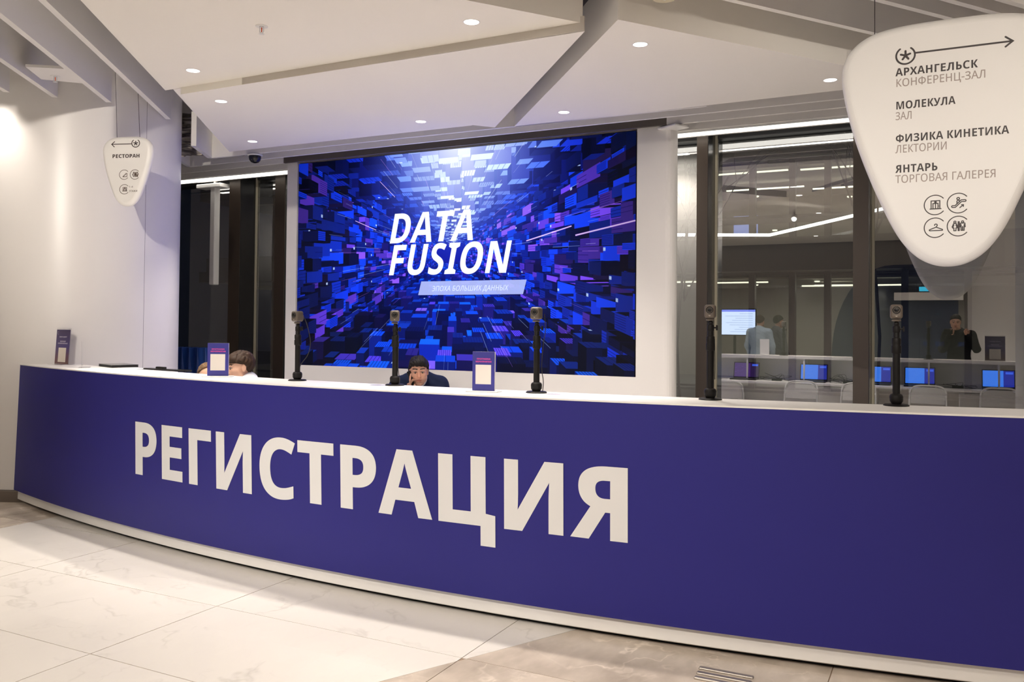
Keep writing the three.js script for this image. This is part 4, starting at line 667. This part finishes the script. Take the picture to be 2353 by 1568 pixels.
const seatLegs = [[[-0.10, 0.50, 0.05], [-0.12, 0.50, 0.45], [-0.12, 0.075, 0.42]], [[0.10, 0.50, 0.05], [0.12, 0.50, 0.45], [0.12, 0.075, 0.42]]];
const standLegs = [[[-0.10, 0.92, 0], [-0.11, 0.50, 0.02], [-0.12, 0.075, -0.01]], [[0.10, 0.92, 0], [0.11, 0.50, 0.02], [0.12, 0.075, -0.01]]];
{ // man on the phone: leaning on the desk, head a little bowed, right hand with the handset at his cheek
  const yaw = facing(-4.118, -6.33), hd = { pos: [0, 1.098, 0.20], yaw: 0.02, pitch: 0.05, roll: 0.035 }, hf = frameOf(hd.pos, hd.yaw, hd.pitch, hd.roll);
  const wrist = hf.out([-0.088, -0.185, 0.090]), knuckle = hf.out([-0.086, -0.098, 0.088]);
  const u = sub3(knuckle, wrist), wdir = sub3(hf.out([0.0, -0.06, 0.15]), hf.out([-0.05, -0.06, 0.05]));
  const { t, hf: H2 } = person('dark-haired man in a navy suit holding a phone to his ear at the counter', [-4.118 - Math.sin(yaw) * 0.20, 0, -6.33 - Math.cos(yaw) * 0.20], yaw, {
    head: hd, chest: [0.01, 0.85, 0.04], hip: [0, 0.57, -0.06], shoulder: 0.20, skin: [0.62, 0.335, 0.225], hair: [0.012, 0.009, 0.008], stubble: 0.38, cell: 0.003,
    arms: [[[-0.185, 0.965, 0.03], [-0.225, 0.76, 0.22], wrist], [[0.19, 0.97, 0.03], [0.27, 0.74, 0.14], [0.12, 0.62, 0.36]]], legs: seatLegs,
    hands: [{ wrist, u, w: [0.35, 0.1, 1], curl: [[-0.05, 0.12, 0.12], [0.65, 1.0, 0.5], [0.75, 1.05, 0.5], [0.85, 1.05, 0.5]], thumb: [[0.028, 0.022, 0.008], [0.052, 0.034, 0.026], [0.074, 0.028, 0.040], [0.090, 0.018, 0.046]] }, { wrist: [0.12, 0.62, 0.36], u: [-0.3, -0.1, 0.8], w: [-1, 0.1, -0.2], curl: [[0.25, 0.3, 0.2], [0.28, 0.3, 0.2], [0.3, 0.3, 0.2], [0.35, 0.3, 0.2]], flip: true }],
    hairSdf: (q) => smin((capHair(q, 0.011, 0.066, 0.022, -0.035, 0.004) + 0.020 * (N(q[0] * 34 + 20, q[2] * 34 + q[1] * 22 + 20) - 0.55)), smax(ell(q, [-0.010, 0.080, 0.058], [0.062, 0.034, 0.040]), 0.052 + 0.012 * N(q[0] * 150 + 70, 3) + 0.25 * Math.abs(q[0] + 0.01) * (q[0] > 0 ? 0.6 : 0.1) - q[1], 0.006) + 0.010 * (N(q[0] * 190 + q[1] * 120 + 60, q[1] * 30 + q[2] * 30 + 40) - 0.5), 0.02), hairLabel: 'thick dark fringe',
    clothes: { coat: [0.010, 0.016, 0.045], name: 'suit_jacket', shirt: [0.62, 0.62, 0.66], tie: [0.10, 0.008, 0.012], v: true, vTop: 0.21, trousers: [0.012, 0.016, 0.035] } });
  // the handset
  const ph = thing('phone', 'black phone handset in the man\'s hand at his cheek', 'phone'); t.updateMatrixWorld();
  const a = t.localToWorld(V(...hf.out([-0.086, 0.012, 0.018]))), b = t.localToWorld(V(...hf.out([-0.050, -0.128, 0.098]))), d = a.clone().sub(b);
  ph.position.copy(a).add(b).multiplyScalar(0.5); ph.quaternion.setFromUnitVectors(V(0, 1, 0), d.clone().normalize());
  part('handset', rbox(0.036, d.length(), 0.017, 0.007, 0, 0, 0, 3), M.black, ph); part('earpiece', rbox(0.038, 0.034, 0.022, 0.008, 0, d.length() / 2 - 0.018, 0.002, 3), M.blackGloss, ph);
}
{ // young man in profile, looking left
  const yaw = -0.55;
  person('brown-haired young man in a white shirt, seen in profile behind the counter', [-5.11, 0, -5.30], yaw, {
    head: { pos: [0, 1.145, 0.06], pitch: 0.08 }, chest: [0, 0.84, 0.02], hip: [0, 0.57, -0.03], skin: [0.66, 0.39, 0.27], hair: [0.034, 0.017, 0.009], cell: 0.0032, arms: [[[-0.185, 0.955, 0.01], [-0.24, 0.72, 0.12], [-0.17, 0.80, 0.36]], [[0.185, 0.955, 0.01], [0.24, 0.72, 0.12], [0.17, 0.80, 0.36]]], legs: seatLegs,
    hands: [{ wrist: [-0.17, 0.80, 0.36], u: [0.2, 0, 1], w: [1, 0, 0], curl: [[0.25, 0.3, 0.2], [0.28, 0.3, 0.2], [0.3, 0.3, 0.2], [0.35, 0.3, 0.2]] }, { wrist: [0.17, 0.80, 0.36], u: [-0.2, 0, 1], w: [-1, 0, 0], flip: true, curl: [[0.25, 0.3, 0.2], [0.28, 0.3, 0.2], [0.3, 0.3, 0.2], [0.35, 0.3, 0.2]] }],
    hairSdf: (q) => smin(smax(capHair(q, 0.012, 0.052, 0.030, -0.060, 0.010, 0.006), -ell([Math.abs(q[0]), q[1], q[2]], [0.082, -0.01, -0.006], [0.03, 0.042, 0.026]), 0.008), smax(ell(q, [0, 0.072, 0.058], [0.066, 0.040, 0.046]), 0.040 - q[1] + 0.2 * Math.max(0, q[2] - 0.06), 0.01), 0.02), hairLabel: 'brown side-swept hair',
    clothes: { shirt: [0.72, 0.72, 0.76], coat: [0.70, 0.70, 0.74], name: 'collared_shirt', v: true, vTop: 0.20 } });
}
{ // woman almost hidden by the counter
  const yaw = facing(-5.54, -5.27) + 0.25;
  person('fair-haired woman bent low, only forehead and parted hair above the counter', [-5.67, 0, -5.39], yaw, {
    head: { pos: [0, 1.038, 0.10], pitch: 0.06, roll: 0.10 }, chest: [0, 0.74, 0.05], hip: [0, 0.57, -0.05], shoulder: 0.17, skin: [0.68, 0.42, 0.29], hair: [0.19, 0.115, 0.06], cell: 0.0036, arms: [[[-0.165, 0.85, 0.03], [-0.22, 0.68, 0.18], [-0.15, 0.80, 0.38]], [[0.165, 0.85, 0.03], [0.22, 0.68, 0.18], [0.15, 0.80, 0.38]]], legs: seatLegs,
    hands: [{ wrist: [-0.15, 0.80, 0.38], u: [0.2, 0, 1], w: [1, 0, 0], curl: [[0.25, 0.3, 0.2], [0.28, 0.3, 0.2], [0.3, 0.3, 0.2], [0.35, 0.3, 0.2]] }, { wrist: [0.15, 0.80, 0.38], u: [-0.2, 0, 1], w: [-1, 0, 0], flip: true, curl: [[0.25, 0.3, 0.2], [0.28, 0.3, 0.2], [0.3, 0.3, 0.2], [0.35, 0.3, 0.2]] }],
    hairSdf: (q) => smin(capHair(q, 0.008, 0.122, 0.062, -0.05, 0.004), smax(ell(q, [0, -0.02, -0.06], [0.075, 0.13, 0.05]), q[2] + 0.01, 0.01), 0.02), hairLabel: 'fair hair combed back', clothes: { coat: [0.05, 0.06, 0.16], name: 'blouse', trousers: [0.02, 0.02, 0.04] } });
}
{ // the photographer, seen only in the glass
  const hold = [[[-0.19, 1.44, 0.0], [-0.26, 1.20, 0.10], [-0.105, 1.455, 0.150]], [[0.19, 1.44, 0.0], [0.25, 1.19, 0.10], [0.105, 1.455, 0.150]]];
  person('dark-clothed photographer with short dark hair, mirrored in the window glass', [0.16, 0, 0.34], Math.PI, {
    head: { pos: [0.05, 1.645, 0.05], pitch: 0.12, roll: 0.05 }, chest: [0, 1.29, 0], hip: [0, 0.96, 0], skin: [0.55, 0.32, 0.22], hair: [0.012, 0.010, 0.009], cell: 0.006, arms: hold, legs: standLegs,
    hands: [{ wrist: hold[0][2], u: [0.25, 0.2, 1], w: [0.3, 1, 0], curl: [[0.5, 0.8, 0.5], [0.7, 0.9, 0.5], [0.8, 0.9, 0.5], [0.8, 0.9, 0.5]] }, { wrist: hold[1][2], u: [-0.25, 0.2, 1], w: [-0.3, 1, 0], flip: true, curl: [[0.5, 0.8, 0.5], [0.7, 0.9, 0.5], [0.8, 0.9, 0.5], [0.8, 0.9, 0.5]] }],
    hairSdf: (q) => capHair(q, 0.010, 0.066, 0.03, -0.035, 0.004), clothes: { coat: [0.008, 0.008, 0.010], name: 'sweater', trousers: [0.008, 0.008, 0.010] } });
  const c = thing('camera', 'black camera held up by the mirrored photographer', 'camera', [0.0, 1.49, 0.06], Math.PI);
  part('camera_body', rbox(0.135, 0.09, 0.05, 0.012, 0, 0, -0.02, 3), M.black, c); part('lens_barrel', cyl(0.036, 0.036, 0.03, 0, 0, 0, 24).rotateX(Math.PI / 2).translate(0, 0, 0.02), M.black, c);
}
for (const [x, z, turn, label, coat, hair, bald] of [[-3.45, 2.0, 0.25, 'heavy-set man in a pale blue shirt, back turned, mirrored in the glass', [0.36, 0.46, 0.58], [0.06, 0.035, 0.025], 0.012], [-3.16, 2.35, 0.9, 'bearded man in a dark top behind the pale blue shirt, mirrored in the glass', [0.10, 0.10, 0.12], [0.03, 0.02, 0.014], 0.014]]) {
  const dn = [[[-0.2, 1.44, 0.0], [-0.27, 1.16, 0.02], [-0.24, 0.92, 0.12]], [[0.2, 1.44, 0.0], [0.27, 1.16, 0.02], [0.24, 0.92, 0.12]]];
  person(label, [x, 0, z], turn, { head: { pos: [0, 1.65, 0.04], pitch: 0.1 }, chest: [0, 1.30, 0], hip: [0, 0.97, 0], shoulder: 0.21, skin: [0.55, 0.30, 0.21], hair, stubble: 0.4, cell: 0.007, arms: dn, legs: standLegs, hands: dn.map((a, i) => ({ wrist: a[2], u: sub3(a[2], a[1]), w: [i ? -0.3 : 0.3, 0, 1], flip: !!i, curl: [[0.2, 0.3, 0.2], [0.25, 0.3, 0.2], [0.3, 0.3, 0.2], [0.3, 0.3, 0.2]] })), hairSdf: (q) => capHair(q, bald, 0.07, 0.03, -0.04, 0.004), clothes: { coat, name: 'shirt' } });
}

// ───────────── lobby behind the camera, seen in the glass ─────────────
{
  const t = thing('monitor', 'bright lobby monitor with a white schedule, mirrored beside the window post', 'monitor', [-4.28, 0, 3.5], Math.PI);
  part('display', new THREE.PlaneGeometry(0.92, 0.56).translate(0, 1.65, 0.031), mat(lin(0.01, 0.01, 0.01), 0.4, { emissive: lin(1, 1, 1), emissiveIntensity: 3.2, emissiveMap: canvasTex(512, 312, (g, w, h) => { g.fillStyle = '#c4d6f4'; g.fillRect(0, 0, w, h); g.fillStyle = '#6f7fe0'; g.fillRect(0, 0, w, 26); g.fillStyle = '#8fa6c8'; for (let i = 0; i < 9; i++) g.fillRect(30, 48 + i * 28, rr(160, 400), 5); }) }), t);
  part('frame', rbox(0.96, 0.60, 0.05, 0.008, 0, 1.65, 0), M.black, t); part('pole', bar([0, 0.03, -0.02], [0, 1.5, -0.02], 0.03), M.black, t); part('foot', rbox(0.7, 0.03, 0.5, 0.01, 0, 0.015, 0), M.black, t);
}
{
  const t = thing('event_arch', 'dark blue event wall with a quarter-round corner, mirrored in the right pane', 'event wall', [0, 0, 3.2]);
  const s = new THREE.Shape(); s.moveTo(0.18, 0); s.lineTo(0.18, 2.84); s.lineTo(-1.0, 2.84); s.bezierCurveTo(-1.7, 2.84, -2.19, 2.0, -2.19, 0.9); s.lineTo(-2.19, 0); s.closePath();
  part('panel', new THREE.ExtrudeGeometry(s, { depth: 0.12, bevelEnabled: false }), mat(lin(0.006, 0.016, 0.055), 0.6), t);
  part('lintel', rbox(1.25, 0.16, 0.1, 0.01, -0.36, 2.19, -0.06), M.white, t);
}
{ const t = thing('exit_sign', 'small glowing cyan sign mirrored above the pale lintel', 'sign', [-0.43, 2.335, 3.13]); part('case', rbox(0.20, 0.10, 0.03, 0.004), M.black, t); part('face', new THREE.PlaneGeometry(0.185, 0.09).rotateY(Math.PI).translate(0, 0, -0.0165), mat(lin(0.02, 0.3, 0.4), 0.4, { emissive: lin(0.05, 0.55, 0.8), emissiveIntensity: 1.6 }), t); }

// ───────────── outside the glass: courtyard, building opposite, trees ─────────────
{ const c = struct('courtyard', 'dark courtyard outside the windows'); part('paving', box(60, 0.1, 30, -6, -0.1, -23.2), mat(lin(0.05, 0.05, 0.05), 0.8), c); }
{
  const z = -22, t = thing('building', 'glazed office building across the dark courtyard with lit ceilings', 'building', [0, 0, z]);
  const fr = mat(lin(0.022, 0.022, 0.026), 0.5), inner = mat(lin(0.33, 0.315, 0.28), 0.9), floorS = mat(lin(0.10, 0.10, 0.10), 0.7);
  part('back_wall', box(30, 7.4, 0.2, -8, 3.7, -5.6), inner, t);
  part('roof', box(30, 0.9, 6.4, -8, 6.15, -2.7), fr, t); part('floor_slab', box(30, 0.36, 6.2, -8, 3.1, -2.6), fr, t); part('ground_slab', box(30, 0.12, 6.2, -8, -0.05, -2.6), floorS, t);
  part('parapet', box(30, 0.86, 0.08, -8, 3.34, 0.14), fr, t); part('ceiling_board', [box(29, 0.05, 5, -8, 2.80, -3.0), box(29, 0.05, 5, -8, 5.62, -3.0)], inner, t);
  const posts = [-20, -18.4, -16.8, -15.2, -13.4, -11.7, -10, -8.4, -6.9, -5.55, -4.39, -3.42, -2.6, -1.86, -0.9, 0.4, 1.8, 3.4, 5, 6.6];
  for (const x of posts) part('post', box(0.15, 5.7, 0.2, x, 2.85, 0), fr, t);
  for (let i = 0; i + 1 < posts.length; i++) { const w = posts[i + 1] - posts[i] - 0.15, xm = (posts[i] + posts[i + 1]) / 2; for (const [y0, y1] of [[0, 2.92], [3.28, 5.7]]) { const win = part('window', [box(w, 0.05, 0.06, xm, y0 + 0.04, 0), box(w, 0.05, 0.06, xm, y1 - 0.04, 0)], fr, t); part('pane', new THREE.PlaneGeometry(w, y1 - y0).translate(xm, (y0 + y1) / 2, 0), M.farGlass, win); } }
  for (const [x0, x1, y, zz] of [[-7.6, -5.9, 2.74, -0.6], [-5.4, -4.1, 2.70, -0.5], [-3.3, -0.9, 2.60, -0.7], [-3.2, -1.8, 2.68, -2.2], [-5.4, -3.6, 5.52, -0.4], [-5.6, -3.5, 5.40, -2.4], [-3.3, -1.0, 5.50, -0.4], [-3.3, -1.0, 5.34, -2.6], [-18, -15.9, 2.72, -0.6], [-17.5, -15.5, 5.5, -0.6], [-14.5, -12.4, 2.72, -1.6]]) part('ceiling_strip', box(x1 - x0, 0.035, 0.07, (x0 + x1) / 2, y, zz), M.farGlow, t);
  for (const [x, y, zz] of [[-4.5, 5.0, -1], [-3.0, 4.5, -1.5], [-4.2, 4.2, -2], [-2.3, 5.0, -2], [-3.0, 2.75, -1.2], [-1.9, 2.75, -2], [-4.7, 2.72, -2], [-6.4, 2.7, -1.5], [-16.6, 2.5, -1]]) part('ceiling_spot', lathe([[0, 0], [0.07, 0], [0.06, -0.03], [0, -0.035]], 14).translate(x, y, zz), M.farGlow, t);
  // a projected screen on the upper floor
  part('projection', box(0.62, 0.5, 0.04, -4.75, 4.22, -0.9), mat(lin(0.2, 0.2, 0.3), 0.6, { emissive: lin(0.30, 0.38, 0.85), emissiveIntensity: 1.1 }), t, 'pale blue lit screen on the upper floor');
  for (const [x, y, w, i] of [[-3.7, 2.7, 2.6, 6], [-3.8, 5.45, 3.4, 3.4], [-7, 2.7, 3, 3], [-15.5, 2.7, 6, 5], [-15.5, 5.4, 6, 3]]) { const l = new THREE.RectAreaLight(lin(1, 0.92, 0.74), i, w, 1.6); l.position.set(x, y, z - 2.6); l.lookAt(x, 0, z - 2.6); scene.add(l); }
}
{ // zig-zag canopy light line on the facade
  const t = thing('canopy_light', 'thick white zig-zag light line high on the building opposite', 'light line', [0, 0, -20.6]);
  part('tube', [bar([-9.0, 3.92, 0], [-3.72, 3.70, 0], 0.035), bar([-3.72, 3.70, 0], [0.9, 4.62, 0], 0.035)], M.farWhite, t); part('canopy', prism([[-9, -1.1], [1, -1.1], [1, -0.06], [-9, -0.06]], 3.95, 4.02).translate(0, 0.15, 0), mat(lin(0.03, 0.03, 0.03), 0.7), t);
}
function tree(x, z, h, n, label, s) {
  seed = s; const t = thing('bare_tree', label, 'tree', [x, 0, z]), twigs = [];
  function grow(p, d, l, r, k) { const q = p.clone().addScaledVector(d, l), m = p.clone().lerp(q, 0.5).add(V(rr(-1, 1), rr(-0.4, 0.4), rr(-1, 1)).multiplyScalar(l * 0.07)); const g = tube([p, m, q], r, 5, 4); if (k === 0) part('trunk', g, M.bark, t); else if (k === 1) part('branch', g, M.bark, t); else twigs.push(g); if (k >= 4) return; const c = k === 0 ? n : 2 + Math.floor(rnd() * 2); for (let i = 0; i < c; i++) { const e = d.clone().multiplyScalar(1.1).add(V(rr(-1, 1), rr(-0.15, 0.8), rr(-1, 1)).multiplyScalar(0.75)).normalize(); grow(p.clone().lerp(q, k ? rr(0.45, 1) : rr(0.7, 1)), e, l * rr(0.55, 0.8), r * 0.62, k + 1); } }
  grow(V(0, -0.05, 0), V(rr(-0.1, 0.1), 1, rr(-0.1, 0.1)).normalize(), h, 0.022, 0);
  const m = part('twigs', twigs, M.bark, t); m.userData.kind = 'stuff';
}
tree(-5.05, -14.2, 1.7, 5, 'bare forked young tree outside the narrow pane beside the screen wall', 21);
tree(-3.75, -13.4, 2.6, 5, 'bare tree with fine twigs outside the middle of the large pane', 34);
tree(-0.9, -12.6, 2.9, 6, 'bare tree outside beside the second window post', 55);
{ seed = 91; const list = []; for (let i = 0; i < 420; i++) list.push(new THREE.SphereGeometry(1, 5, 4).scale(0.05, 0.02, 0.03).rotateX(rr(0, 6)).rotateY(rr(0, 6)).translate(rr(-0.9, 0.9), 0.15 + Math.abs(rr(-0.7, 0.7)), rr(-0.35, 0.35))); const m = part('shrub', list, mat(lin(0.03, 0.04, 0.025), 0.9)); m.position.set(-5.4, 0, -13.6); tag(m, 'low dark shrub outside below the forked tree', 'shrub'); }

scene.traverse((o) => { if (o.isMesh) o.castShadow = o.receiveShadow = true; });
renderer.render(scene, camera);
